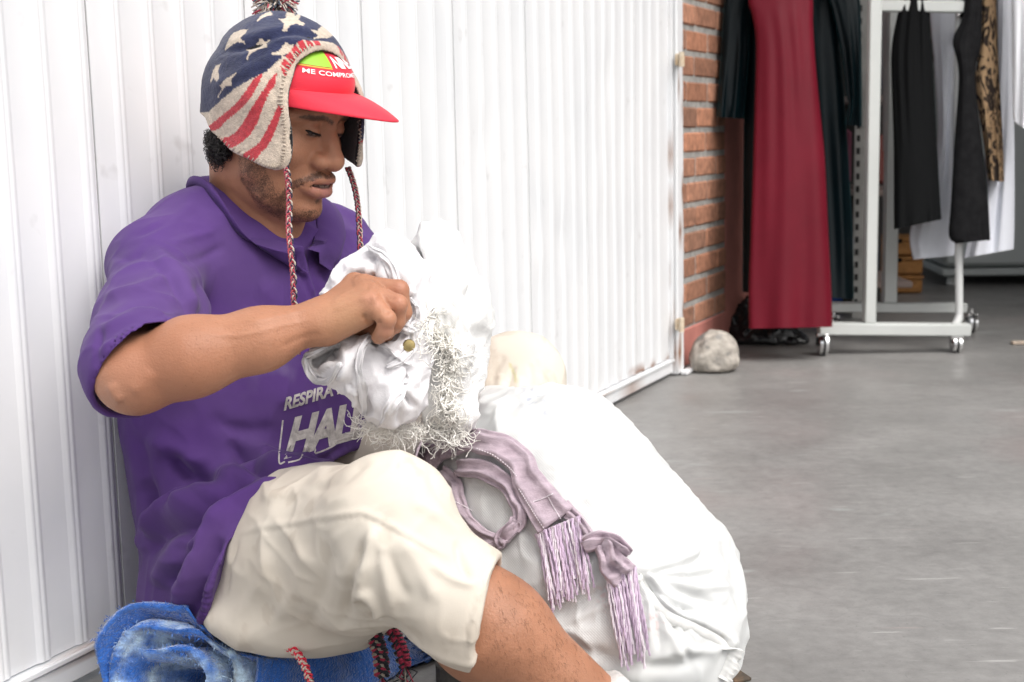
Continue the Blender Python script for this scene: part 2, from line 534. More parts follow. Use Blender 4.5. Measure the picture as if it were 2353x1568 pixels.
# ------------------------------------------------------------------ the dim shop behind
SHOP = mat('shop_wall', (0.20, 0.19, 0.18), 0.9, 3, 0.2)
b = MB()
b.box((1.9, 8.6, 1.219), (3.0, 0, 0), (0, 0.06, 0), (0, 0, 1.219))
tag(b.build('shop_wall', SHOP), 'dim grey rear wall of the shop behind the clothes', 'wall')
b = MB()
b.box((3.4, 6.3, 2.50), (4.6, 0, 0), (0, 2.45, 0), (0, 0, 0.06))
tag(b.build('ceiling', SHOP), kind='structure', label='grey ceiling slab over the shop', cat='ceiling')
b = MB()
b.box((2.98, 5.75, 1.219), (0.06, 0, 0), (0, 2.75, 0), (0, 0, 1.219))  # wall added beyond the frame, keeps the sun off the shop interior
tag(b.build('shop_wall', SHOP), 'grey side wall added right of the shop to block the sun', 'wall')
# ------------------------------------------------------------------ solid modelling: distance fields -> one continuous mesh
def smin(a, b, k):
    h = np.clip(0.5 + 0.5 * (b - a) / k, 0, 1)
    return b + (a - b) * h - k * h * (1 - h)
def smax(a, b, k): return -smin(-a, -b, k)
def sph(p, c, r): return np.linalg.norm(p - np.asarray(c), axis=1) - r
def ell(p, c, r, R=None):
    q = p - np.asarray(c)
    if R is not None: q = q @ R
    r = np.asarray(r, float)
    k0 = np.linalg.norm(q / r, axis=1); k1 = np.linalg.norm(q / (r * r), axis=1)
    return np.where(k1 > 1e-9, k0 * (k0 - 1.0) / np.maximum(k1, 1e-9), -r.min())
def cone(p, a, b, ra, rb):
    a, b = np.asarray(a, float), np.asarray(b, float)
    ab = b - a; L2 = ab @ ab
    t = np.clip(((p - a) @ ab) / L2, 0, 1)
    # exact enough round cone
    return np.linalg.norm(p - a - t[:, None] * ab, axis=1) - (ra + (rb - ra) * t)
def chain(p, pts, rs, k=0.0):
    d = None
    for i in range(len(pts) - 1):
        c = cone(p, pts[i], pts[i + 1], rs[i], rs[i + 1])
        d = c if d is None else (smin(d, c, k) if k else np.minimum(d, c))
    return d

def near(p, c, R, f):
    """f where p is within R of c, a safe far distance elsewhere"""
    q = np.linalg.norm(p - np.asarray(c), axis=1)
    m = q < R
    d = q - R + 0.06
    if m.any(): d[m] = f(p[m])
    return d

def mesh_sdf(f, lo, hi, h, proj=2):
    lo, hi = np.asarray(lo, float), np.asarray(hi, float)
    B = 8
    nb = np.ceil((hi - lo) / (h * B)).astype(int)
    n = nb * B
    I = np.stack(np.meshgrid(*[np.arange(k) for k in nb], indexing='ij'), -1).reshape(-1, 3)
    cc = lo + (I * B + B / 2) * h
    fc = np.concatenate([f(cc[i:i + 100000]) for i in range(0, len(cc), 100000)])
    val = np.repeat(np.repeat(np.repeat(fc.reshape(nb), B, 0), B, 1), B, 2).astype(np.float32)
    val = np.pad(val, ((0, 1),) * 3, mode='edge')
    keep = I[np.abs(fc) < 0.5 * B * h * 1.7321 * 1.5]
    loc = np.stack(np.meshgrid(*[np.arange(B + 1)] * 3, indexing='ij'), -1).reshape(-1, 3)
    for s in range(0, len(keep), 250):
        kb = keep[s:s + 250] * B
        gi = (kb[:, None, :] + loc[None]).reshape(-1, 3)
        val[gi[:, 0], gi[:, 1], gi[:, 2]] = f(lo + gi * h)
    sg = val < 0
    cnt = np.zeros(tuple(n), np.int8)
    offs = [(a, b, c) for a in (0, 1) for b in (0, 1) for c in (0, 1)]
    for a, b, c in offs:
        cnt += sg[a:a + n[0], b:b + n[1], c:c + n[2]]
    idx = np.argwhere((cnt > 0) & (cnt < 8))
    ids = np.full(tuple(n), -1, np.int32)
    ids[idx[:, 0], idx[:, 1], idx[:, 2]] = np.arange(len(idx))
    cv = np.stack([val[idx[:, 0] + a, idx[:, 1] + b, idx[:, 2] + c] for a, b, c in offs], 1).astype(float)
    acc = np.zeros((len(idx), 3)); num = np.zeros(len(idx))
    for i in range(8):
        for j in range(i + 1, 8):
            d = np.array(offs[j]) - np.array(offs[i])
            if np.abs(d).sum() != 1: continue
            m = (cv[:, i] < 0) != (cv[:, j] < 0)
            t = np.where(m, cv[:, i] / np.where(m, cv[:, i] - cv[:, j], 1), 0)
            acc += np.where(m[:, None], np.array(offs[i]) + t[:, None] * d, 0); num += m
    V = lo + (idx + acc / num[:, None]) * h
    Q = []
    for ax in range(3):
        a1, a2 = (ax + 1) % 3, (ax + 2) % 3
        sl0 = [slice(1, n[k]) for k in range(3)]; sl0[ax] = slice(0, n[ax])
        sl1 = list(sl0); sl1[ax] = slice(1, n[ax] + 1)
        s0, s1 = sg[tuple(sl0)], sg[tuple(sl1)]
        e = np.argwhere(s0 != s1)
        fl = s0[e[:, 0], e[:, 1], e[:, 2]]
        base = e + np.array([0 if k == ax else 1 for k in range(3)])
        q = []
        for d1, d2 in ((-1, -1), (0, -1), (0, 0), (-1, 0)):
            c = base.copy(); c[:, a1] += d1; c[:, a2] += d2
            q.append(ids[c[:, 0], c[:, 1], c[:, 2]])
        q = np.stack(q, 1)
        q[~fl] = q[~fl][:, ::-1]
        Q.append(q)
    Q = np.concatenate(Q)
    Q = Q[(Q >= 0).all(1)]
    for _ in range(proj):
        g = grad(f, V, h * 0.5)
        gn = np.linalg.norm(g, axis=1)
        st = np.clip(f(V) / np.maximum(gn, 0.3), -h, h)
        V = V - g / np.maximum(gn, 1e-6)[:, None] * st[:, None]
    return V, Q

def grad(f, V, e):
    G = np.zeros_like(V)
    for k in range(3):
        d = np.zeros(3); d[k] = e
        G[:, k] = (f(V + d) - f(V - d)) / (2 * e)
    return G

def vnormals(V, Q):
    n = np.cross(V[Q[:, 2]] - V[Q[:, 0]], V[Q[:, 3]] - V[Q[:, 1]])
    N = np.zeros_like(V)
    for k in range(4): np.add.at(N, Q[:, k], n)
    return norm(N)

def smooth_v(V, Q, it=1, lam=0.5, mask=None):
    for _ in range(it):
        S = np.zeros_like(V); c = np.zeros(len(V))
        for a, b in ((0, 1), (1, 2), (2, 3), (3, 0)):
            np.add.at(S, Q[:, a], V[Q[:, b]]); np.add.at(S, Q[:, b], V[Q[:, a]])
            np.add.at(c, Q[:, a], 1); np.add.at(c, Q[:, b], 1)
        M_ = S / np.maximum(c, 1)[:, None]
        w = lam if mask is None else lam * mask[:, None]
        V = V + (M_ - V) * w
    return V

def seg_dist(uv, poly):
    """distance of picture points to a polyline and the fraction along it"""
    poly = np.asarray(poly, float)
    best = np.full(len(uv), 1e9); frac = np.zeros(len(uv)); side = np.zeros(len(uv))
    L = np.concatenate([[0], np.cumsum(np.linalg.norm(np.diff(poly, axis=0), axis=1))]); T = L[-1]
    for i in range(len(poly) - 1):
        a, b = poly[i], poly[i + 1]; ab = b - a
        t = np.clip(((uv - a) @ ab) / (ab @ ab + 1e-9), 0, 1)
        q = uv - a - t[:, None] * ab
        d = np.linalg.norm(q, axis=1)
        m = d < best
        best[m] = d[m]; frac[m] = (L[i] + t[m] * np.linalg.norm(ab)) / T
        side[m] = np.sign(ab[0] * q[m, 1] - ab[1] * q[m, 0])
    return best, frac, side

def inpoly(uv, poly):
    poly = np.asarray(poly, float); r = np.zeros(len(uv), bool)
    j = len(poly) - 1
    for i in range(len(poly)):
        (xi, yi), (xj, yj) = poly[i], poly[j]
        c = ((yi > uv[:, 1]) != (yj > uv[:, 1])) & (uv[:, 0] < (xj - xi) * (uv[:, 1] - yi) / (yj - yi + 1e-12) + xi)
        r ^= c; j = i
    return r

def sstep(x, a, b):
    t = np.clip((x - a) / (b - a), 0, 1); return t * t * (3 - 2 * t)

def folds(V, N, lines, smoothline=True, limit=None):
    """press cloth folds into the camera-facing side: (polyline, height in m, half width in px[, one-sided step])"""
    uv, d = pix(V)
    view = norm(V - CAM)
    face = sstep(-(N * view).sum(1), -0.05, 0.25)
    D = np.zeros(len(V))
    for ln in lines:
        poly, amp, w = ln[:3]
        kind = ln[3] if len(ln) > 3 else 'r'
        if smoothline and len(poly) > 2: poly = spline(poly, 5 * len(poly))
        ds, fr, sd = seg_dist(uv, poly)
        taper = np.minimum(1, np.minimum(fr, 1 - fr) / 0.18 + 0.02)
        if kind == 'r':
            D += amp * np.exp(-(ds / w) ** 2) * taper
        elif kind == 's':      # step: cloth overlapping, high on the left side of the line, soft on the right
            x = ds * np.where(sd < 0, -1.0, 1.0)
            D += amp * (np.exp(-((x + 1.3 * w) / (1.5 * w)) ** 2) - 0.55 * np.exp(-((x - 0.7 * w) / (0.75 * w)) ** 2)) * taper
        elif kind == 'c':      # crease with two rims
            D += amp * (-np.exp(-(ds / w) ** 2) + 0.6 * np.exp(-((ds - 2.2 * w) / (1.3 * w)) ** 2)) * taper
    return V + N * (D * face)[:, None]

def body_mesh(name, f, lo, hi, h, m, parent=None, post=None, color=None, proj=2):
    V, Q = mesh_sdf(f, lo, hi, h, proj)
    N = vnormals(V, Q)
    if post is not None:
        V = post(V, Q, N); N = vnormals(V, Q)
    me = mesh_np(name, V, Q)
    if color is not None: setcol(me, color(V, N))
    o = link(name, me, m, parent, True)
    return o, V, Q, N

def bounds(pts, pad):
    pts = np.asarray(pts)
    return pts.min(0) - pad, pts.max(0) + pad

def frame(a, ph, roll=0):
    a, ph = rad(a), rad(ph)
    f = np.array([math.cos(a) * math.cos(ph), -math.sin(a) * math.cos(ph), -math.sin(ph)])
    l = np.array([math.sin(a), math.cos(a), 0]); u = np.cross(f, l)
    c, s = math.cos(rad(roll)), math.sin(rad(roll))
    return np.stack([f, c * l + s * u, c * u - s * l], 1)

def wrinkle(V, sc, amp, s=0, warp=0.6):
    """thin irregular cloth creases: ridged, warped noise"""
    q = V * np.asarray(sc, float)
    w = np.stack([vnoise(q * 0.7 + 3.1, s + 11), vnoise(q * 0.7 + 9.7, s + 12), vnoise(q * 0.7 + 5.3, s + 13)], 1)
    q = q + w * warp
    a = 1 - np.abs(vnoise(q, s)); b = 1 - np.abs(vnoise(q * 2.1 + 4, s + 1))
    return amp * (a ** 4 + 0.45 * b ** 4 - 0.35)
# ------------------------------------------------------------------ the seated man: body
HR = frame(29, 17)
HC = P(787, 377, 1.76) - HR @ np.array([0.1185, 0, -0.034])      # between the ears, at eye height
def H(*a): return HC + HR @ np.array(a, float)

NECK0 = P(590, 525, 1.885)
TF = np.array([0.75, -0.66, 0]); TR = np.array([-0.66, -0.75, 0])
SHO = P(362, 622, 1.75); ELB = P(318, 862, 1.51); FA1 = P(440, 820, 1.505); FA2 = P(600, 780, 1.515); WRI = P(735, 736, 1.53)
LSHO = P(760, 580, 2.04); LELB = P(1010, 830, 1.93); LWRI = P(960, 770, 1.70)
HIPR = P(560, 1320, 1.80); KNR = P(915, 1200, 1.47); ANR = P(1410, 1665, 1.50)
HIPL = P(660, 1290, 2.0); KNL = P(1190, 875, 1.93); ANL = P(1105, 1480, 1.80)

def head_local(q):
    ay = np.abs(q[:, 1])
    s = np.stack([q[:, 0], ay, q[:, 2]], 1)
    d = ell(q, (-0.004, 0, 0.040), (0.088, 0.071, 0.074))
    d = smin(d, ell(q, (0.034, 0, -0.030), (0.056, 0.058, 0.080)), 0.03)
    d = smin(d, ell(q, (0.040, 0, -0.078), (0.044, 0.044, 0.040)), 0.02)
    d = smin(d, chain(s, [(0.060, 0.010, -0.104), (0.042, 0.036, -0.092), (0.022, 0.047, -0.068), (0.002, 0.056, -0.02)], [0.019, 0.017, 0.017, 0.018], 0.01), 0.018)
    d = smin(d, ell(s, (0.056, 0.043, -0.030), (0.020, 0.020, 0.017)), 0.022)
    d = smin(d, chain(s, [(0.083, 0.006, 0.020), (0.078, 0.030, 0.022), (0.062, 0.052, 0.014)], [0.011, 0.011, 0.010], 0.01), 0.014)
    # eye sockets, balls and lids
    d = smax(d, -ell(s, (0.100, 0.0275, 0.001), (0.018, 0.019, 0.0125)), 0.012)
    eb = sph(s, (0.0755, 0.0265, 0.0), 0.0142)
    d = smin(d, eb, 0.004)
    # nose
    d = smin(d, chain(q, [(0.086, 0, 0.008), (0.094, 0, -0.014), (0.1040, 0, -0.034)], [0.0085, 0.0098, 0.0145], 0.008), 0.010)
    d = smin(d, ell(s, (0.0945, 0.0170, -0.0375), (0.0135, 0.0100, 0.0108)), 0.006)
    d = smax(d, -ell(s, (0.1045, 0.0088, -0.0525), (0.0075, 0.0045, 0.006)), 0.003)
    # mouth
    d = smin(d, ell(q, (0.073, 0, -0.0685), (0.023, 0.030, 0.025)), 0.014)
    up = chain(s, [(0.0985, 0.0, -0.0620), (0.0965, 0.010, -0.0610), (0.088, 0.022, -0.0655), (0.0785, 0.031, -0.0700)], [0.0072, 0.0074, 0.0055, 0.0028], 0.004)
    lw = chain(s, [(0.0955, 0.0, -0.0783), (0.0935, 0.011, -0.0778), (0.087, 0.021, -0.0745), (0.078, 0.030, -0.0710)], [0.0086, 0.0083, 0.0064, 0.0028], 0.004)
    d = smin(d, up, 0.005); d = smin(d, lw, 0.005)
    gap = chain(s, [(0.107, 0, -0.0697), (0.101, 0.010, -0.0692), (0.090, 0.022, -0.0697), (0.081, 0.031, -0.0705)], [0.0026, 0.0024, 0.0016, 0.0008], 0.002)
    d = smax(d, -gap, 0.003)
    # chin
    d = smin(d, ell(q, (0.074, 0, -0.107), (0.022, 0.025, 0.018)), 0.012)
    return d

FING = {
 'pinky': ([P(853, 697, 1.508), P(889, 733, 1.497), P(884, 760, 1.505), P(870, 775, 1.515)], [.0115, .0098, .0092, .008]),
 'ring': ([P(848, 672, 1.525), P(915, 699, 1.512), P(911, 738, 1.522), P(893, 762, 1.53)], [.0118, .0102, .0095, .008]),
 'middle': ([P(836, 657, 1.543), P(917, 666, 1.535), P(926, 718, 1.540), P(908, 752, 1.545)], [.0120, .0106, .0098, .008]),
 'index': ([P(815, 653, 1.560), P(893, 672, 1.572), P(908, 722, 1.572), P(897, 750, 1.568)], [.0120, .0104, .0095, .008]),
 'thumb': ([P(775, 735, 1.565), P(822, 752, 1.572), P(866, 760, 1.566), P(888, 768, 1.56)], [.015, .0122, .011, .009]),
}
def hand(p):
    d = None
    for nm, (pts, rs) in FING.items():
        c = chain(p, pts, rs, 0.004)
        if nm != 'thumb':
            c = np.minimum(c, sph(p, pts[1], rs[1] * 1.04))
        d = c if d is None else smin(d, c, 0.0025)
    pal = None
    for nm, w, r in (('pinky', P(742, 750, 1.520), .0175), ('ring', P(742, 740, 1.527), .018), ('middle', P(742, 732, 1.535), .018), ('index', P(742, 728, 1.543), .017)):
        c = cone(p, w, FING[nm][0][0], r, FING[nm][1][0] * 1.02)
        pal = c if pal is None else smin(pal, c, 0.014)
    pal = smin(pal, cone(p, P(757, 752, 1.525), P(836, 722, 1.518), .0185, .0150), 0.012)
    pal = smin(pal, cone(p, P(755, 740, 1.555), P(800, 735, 1.562), .016, .016), 0.015)
    return smin(d, pal, 0.006)

def left_hand(p):
    d = cone(p, LWRI, P(935, 765, 1.665), .026, .024)
    for i, (du, dv, dd) in enumerate(((0, -14, .012), (2, -2, .004), (0, 10, -.004), (-4, 22, -.012))):
        d = smin(d, chain(p, [P(928 + du, 762 + dv, 1.655 + dd), P(908 + du, 764 + dv, 1.632 + dd), P(890 + du, 772 + dv, 1.64 + dd)], [.010, .0095, .008]), 0.005)
    d = smin(d, chain(p, [P(945, 745, 1.66), P(925, 742, 1.635), P(905, 750, 1.625)], [.012, .011, .009]), 0.006)
    return d

def body(p):
    d = near(p, HC, 0.24, lambda q: head_local((q - HC) @ HR))
    # neck
    nk = cone(p, H(-0.030, 0, -0.045), NECK0 - UPZ * 0.02, 0.056, 0.064)
    nk = smin(nk, cone(p, H(0.012, 0, -0.085), NECK0 + TF * 0.03 - UPZ * 0.03, 0.036, 0.05), 0.03)
    nk = smin(nk, cone(p, H(-0.035, -0.050, -0.055), P(672, 590, 1.835), 0.013, 0.012), 0.03)
    d = smin(d, nk, 0.022)
    # trunk under the clothes
    tr = chain(p, [NECK0 - UPZ * 0.06, P(575, 760, 1.93), P(580, 1000, 1.94), P(600, 1280, 1.93)], [0.055, 0.100, 0.10, 0.115], 0.05)
    d = smin(d, tr, 0.04)
    d = smin(d, chain(p, [NECK0 - UPZ * 0.085, SHO - UPZ * 0.008, ELB], [0.045, 0.046, 0.041], 0.02), 0.025)
    fa = chain(p, [ELB, FA1, FA2, WRI], [0.0405, 0.0415, 0.0325, 0.0212], 0.02)
    fa = smin(fa, sph(p, P(284, 868, 1.50), 0.026), 0.03)
    d = smin(d, fa, 0.012)
    d = smin(d, near(p, P(835, 705, 1.54), 0.16, hand), 0.015)
    d = smin(d, chain(p, [NECK0 - UPZ * 0.075, LSHO, LELB, LWRI], [0.05, 0.055, 0.042, 0.026], 0.03), 0.03)
    d = smin(d, near(p, P(930, 765, 1.66), 0.14, left_hand), 0.012)
    lr = chain(p, [HIPR, KNR, P(985, 1315, 1.475), P(1150, 1452, 1.475), ANR], [0.085, 0.056, 0.048, 0.0485, 0.035], 0.03)
    lr = smin(lr, ell(p, P(1095, 1445, 1.49), (0.045, 0.045, 0.045)), 0.05)
    ll = chain(p, [HIPL, KNL, P(1160, 1150, 1.88), ANL], [0.085, 0.048, 0.05, 0.036], 0.03)
    d = smin(d, lr, 0.03); d = smin(d, ll, 0.03)
    return d

# hair, stubble, lips, brows as the skin's own colours
SKIN = np.array([0.395, 0.185, 0.108])
def skin_col(V, N):
    q = (V - HC) @ HR
    ay = np.abs(q[:, 1])
    C = np.tile(SKIN, (len(V), 1))
    C = C * (1 + 0.10 * fbm(V * 18, 3, 4)[:, None] * np.array([0.8, 1.0, 1.1]))
    C = C * (1 + 0.05 * fbm(V * 140, 2, 14)[:, None])
    inhead = (q[:, 2] > -0.16) & (q[:, 2] < 0.2) & (np.abs(q[:, 0]) < 0.16) & (ay < 0.12)
    def blend(w, c):
        nonlocal C
        w = (w * inhead)[:, None]; C = C * (1 - w) + w * np.asarray(c)
    # redder nose, cheeks, forehead lighter
    w = np.exp(-((q[:, 0] - .105) / .03) ** 2 - (ay / .02) ** 2 - ((q[:, 2] + .035) / .02) ** 2)
    blend(0.35 * w, (0.47, 0.21, 0.125))
    # lips
    s = np.stack([q[:, 0], ay, q[:, 2]], 1)
    up = chain(s, [(0.0985, 0.0, -0.0627), (0.0965, 0.010, -0.0617), (0.088, 0.022, -0.0660), (0.0785, 0.031, -0.0700)], [0.0078, 0.0080, 0.0058, 0.0024])
    lw = chain(s, [(0.0955, 0.0, -0.0780), (0.0935, 0.011, -0.0775), (0.087, 0.021, -0.0743), (0.078, 0.030, -0.0710)], [0.0093, 0.0090, 0.0068, 0.0026])
    blend(sstep(-up, -0.0012, 0.0008) * 0.85, (0.40, 0.165, 0.115))
    blend(sstep(-lw, -0.0012, 0.0008) * 0.9, (0.47, 0.20, 0.165))
    gap = chain(s, [(0.104, 0, -0.0697), (0.099, 0.010, -0.0692), (0.089, 0.022, -0.0697), (0.080, 0.031, -0.0705)], [0.0026, 0.0024, 0.0014, 0.0006])
    blend(sstep(-gap, -0.0016, 0.0003), (0.07, 0.03, 0.025))
    teeth = ((q[:, 2] > -0.0697) & (q[:, 2] < -0.0683) & (ay < .016) & (q[:, 0] < .102) & (gap < .0010))
    blend(teeth * 0.6, (0.33, 0.25, 0.2))
    # beard and moustache: dense specks
    n1 = fbm(V * 420, 2, 7)
    jaw = chain(s, [(0.074, 0.0, -0.116), (0.050, 0.042, -0.103), (0.030, 0.057, -0.078), (0.016, 0.068, -0.035)], [0.016, 0.021, 0.023, 0.019])
    bw = sstep(-jaw, -0.016, 0.008)
    chin = np.exp(-((q[:, 2] + .113) / .016) ** 4 - ((q[:, 0] - .078) / .035) ** 4 - (ay / .038) ** 4)
    soul = np.exp(-((q[:, 2] + .0925) / .006) ** 2 - (ay / .010) ** 2) * (q[:, 0] > .07)
    mou = chain(s, [(0.104, 0.003, -0.0535), (0.098, 0.014, -0.0545), (0.088, 0.028, -0.0620), (0.077, 0.039, -0.0760), (0.070, 0.041, -0.094)], [0.0055, 0.006, 0.0055, 0.007, 0.008])
    mw = sstep(-mou, -0.005, 0.003)
    dens = np.maximum(np.maximum(bw * 0.62, chin * 0.66), np.maximum(soul * 0.75, mw * 0.70))
    # brows
    br = chain(s, [(0.099, 0.009, 0.0130), (0.093, 0.024, 0.0165), (0.082, 0.041, 0.0180), (0.073, 0.051, 0.0150)], [0.0055, 0.0060, 0.0045, 0.002])
    dens = np.maximum(dens, sstep(-br, -0.004, 0.002) * 0.74)
    blend(sstep(-br, -0.004, 0.003) * 0.35, (0.05, 0.03, 0.022))
    # eyes: looking down, lids nearly closed; dark lash line, sliver of the eye
    e = s - np.array([0.0755, 0.0265, 0.0]); el = np.arctan2(e[:, 2], e[:, 0]); az = np.arctan2(e[:, 1], e[:, 0])
    on = (np.linalg.norm(e, axis=1) < 0.0175) & (e[:, 0] > 0)
    lidc = rad(-20) - 0.10 * (az / 0.7) ** 2
    wsl = np.exp(-((el - lidc) / 0.15) ** 2) * (np.abs(az + 0.05) < 1.05) * on
    blend(np.clip(wsl * 2.0, 0, 0.97), (0.012, 0.008, 0.007))
    wsc = np.exp(-((el - lidc + 0.16) / 0.07) ** 2) * on * (az > -0.1) * (az < 0.75)
    blend(np.clip(wsc * 0.55, 0, 1), (0.22, 0.17, 0.15))
    wcr = np.exp(-((el - rad(22)) / 0.10) ** 2) * (np.abs(az) < 1.0) * on
    blend(0.6 * wcr, (0.17, 0.075, 0.045))
    # cropped hair below the cap at the nape and the temple
    hr_ = ell(q, (-0.030, 0, 0.020), (0.085, 0.084, 0.085))
    hw = sstep(-hr_, -0.010, 0.006) * ((q[:, 0] < -0.012) | (q[:, 2] > 0.05))
    tmp = sstep(-(np.linalg.norm((s - np.array([0.050, 0.066, 0.032])) / np.array([0.022, 0.02, 0.028]), axis=1) - 1), -0.2, 0.3)
    global HAIRD
    HAIRD = np.clip(np.maximum(np.maximum(dens, hw * 0.97), tmp * 0.75), 0, 1) * inhead
    # hand: pinker knuckles, paler palm edge; elbow dry skin
    for c, r, k, cc in ((P(853, 690, 1.497), .013, .45, (0.52, 0.235, 0.165)), (P(917, 664, 1.52), .012, .4, (0.52, 0.24, 0.17)), (P(915, 699, 1.50), .011, .4, (0.5, 0.23, 0.16)),
                        (P(884, 765, 1.49), .012, .5, (0.55, 0.26, 0.19)), (P(800, 735, 1.50), .03, .45, (0.55, 0.32, 0.18)), (P(265, 905, 1.47), .025, .35, (0.50, 0.30, 0.22)),
                        (P(330, 840, 1.46), .07, .55, (0.34, 0.145, 0.085)), (P(470, 850, 1.47), .05, .35, (0.37, 0.165, 0.095))):
        w = (np.exp(-(np.linalg.norm(V - c, axis=1) / r) ** 2) * k)[:, None]
        C = C * (1 - w) + w * np.asarray(cc)
    # shin: darker, blotchy
    HAIRD = np.maximum(HAIRD, 0.12 * sstep(np.linalg.norm(V - P(1210, 1470, 1.45), axis=1), 0.22, 0.10))
    HAIRD = np.maximum(HAIRD, 0.06 * sstep(np.linalg.norm(V - P(470, 800, 1.46), axis=1), 0.14, 0.05))
    leg = sstep(np.linalg.norm(V - P(1210, 1470, 1.47), axis=1), 0.25, 0.10)
    w = (leg * np.clip(0.35 + 0.5 * fbm(V * 40, 3, 3), 0, 0.7))[:, None]
    C = C * (1 - w) + w * np.array([0.30, 0.135, 0.075])
    return np.clip(C, 0.004, 1)

man = empty('person', HIPR * 0.5 + HIPL * 0.5 - UPZ * 0.1, 'seated man in purple polo shirt and cream shorts handling a white cloth bundle', 'person')
SKINM = mat('skin', SKIN, 0.48, attr='Col', bump=0.22, bscale=420, sss=0.10, spec=0.35)
def add_hair(m):
    nt = m.node_tree; b = nt.nodes['Principled BSDF']
    old = b.inputs['Base Color'].links[0].from_socket
    a = nt.nodes.new('ShaderNodeAttribute'); a.attribute_name = 'Hair'
    tc = nt.nodes.new('ShaderNodeTexCoord')
    n = nt.nodes.new('ShaderNodeTexNoise'); n.inputs['Scale'].default_value = 480; n.inputs['Detail'].default_value = 3; n.inputs['Roughness'].default_value = 0.7
    n.inputs['Distortion'].default_value = 1.5
    nt.links.new(tc.outputs['Object'], n.inputs['Vector'])
    n2 = nt.nodes.new('ShaderNodeTexNoise'); n2.inputs['Scale'].default_value = 90
    nt.links.new(tc.outputs['Object'], n2.inputs['Vector'])
    def mth(op, x, y):
        k = nt.nodes.new('ShaderNodeMath'); k.operation = op
        for i, v in enumerate((x, y)):
            if isinstance(v, float): k.inputs[i].default_value = v
            else: nt.links.new(v, k.inputs[i])
        return k.outputs[0]
    t = mth('ADD', n.outputs['Fac'], mth('MULTIPLY', mth('SUBTRACT', n2.outputs['Fac'], 0.5), 0.35))
    t = mth('ADD', t, mth('MULTIPLY', mth('SUBTRACT', a.outputs['Fac'], 0.5), 0.95))
    mr = nt.nodes.new('ShaderNodeMapRange'); mr.inputs[1].default_value = 0.47; mr.inputs[2].default_value = 0.70; mr.inputs[4].default_value = 0.80
    nt.links.new(t, mr.inputs[0])
    mk = mth('MULTIPLY', mr.outputs[0], mth('MINIMUM', mth('MULTIPLY', a.outputs['Fac'], 5.0), 1.0))
    mx = nt.nodes.new('ShaderNodeMix'); mx.data_type = 'RGBA'
    nt.links.new(mk, mx.inputs[0]); nt.links.new(old, mx.inputs[6]); mx.inputs[7].default_value = (0.022, 0.014, 0.011, 1)
    nt.links.new(mx.outputs[2], b.inputs['Base Color'])
add_hair(SKINM)
bl, bh = bounds([ELB, HC, ANR, ANL, LELB, LSHO, KNL, HIPL, P(600, 1290, 2.05)], 0.16)
def skin_post(V, Q, N):
    L = [([(560, 745), (650, 725), (720, 705)], 0.0014, 7), ([(470, 770), (560, 770), (660, 745), (720, 735)], 0.0012, 5), ([(640, 800), (700, 775), (745, 765)], -0.0012, 7), ([(300, 905), (330, 880), (350, 850)], 0.002, 16), ([(255, 880), (262, 905), (280, 925)], 0.003, 12),
         ([(835, 722), (845, 738), (852, 741)], -0.003, 5), ([(868, 738), (876, 744)], -0.003, 4), ([(880, 722), (896, 716)], -0.002, 5),
         ([(895, 690), (910, 684)], -0.0018, 4), ([(760, 700), (800, 672), (846, 660)], 0.0016, 7), ([(765, 715), (815, 690), (852, 684)], 0.0016, 7),
         ([(810, 655), (838, 643)], 0.002, 8), ([(848, 662), (868, 660)], 0.0022, 9), ([(852, 684), (866, 690)], 0.003, 10),
         ([(512, 420), (560, 470), (640, 525)], -0.002, 8), ([(560, 425), (640, 500), (690, 540)], 0.002, 12),
         ([(720, 380), (710, 400), (697, 415)], -0.0018, 6), ([(727, 330), (745, 338), (752, 330)], -0.0012, 6)]
    return folds(V, N, L)
bodyo, BV, BQ, BN = body_mesh('body', body, bl, bh, 0.0026, SKINM, man, skin_post, skin_col)
setcol(bodyo.data, np.repeat(HAIRD[:, None], 3, 1), 'Hair')
# ------------------------------------------------------------------ clothes of the man
def tframe(p):
    q = p - P(580, 900, 1.93)
    return np.stack([q @ TF / 0.72, q @ TR, q[:, 2]], 1)
def tpt(u, v, d): return tframe(np.array([P(u, v, d)]))[0]
T_PTS = [tpt(596, 640, 1.895), tpt(592, 780, 1.92), tpt(604, 1000, 1.925), tpt(616, 1270, 1.915)]
def thigh_r(p, o=0.0):
    d = chain(p, [HIPR + UPZ * 0.008, P(740, 1270, 1.63), P(895, 1196, 1.47)], [0.100 + o, 0.094 + o, 0.069 + o], 0.05)
    return d
HEM_L, HEM_T, HEM_B = P(228, 872, 1.478), P(458, 728, 1.49), P(330, 957, 1.56)
HN = norm(np.cross(HEM_T - HEM_L, HEM_B - HEM_L)); HN = HN * np.sign(HN @ (ELB - SHO))
SLV = [P(366, 614, 1.755), P(350, 738, 1.63), P(318, 842, 1.53), P(366, 860, 1.49)]
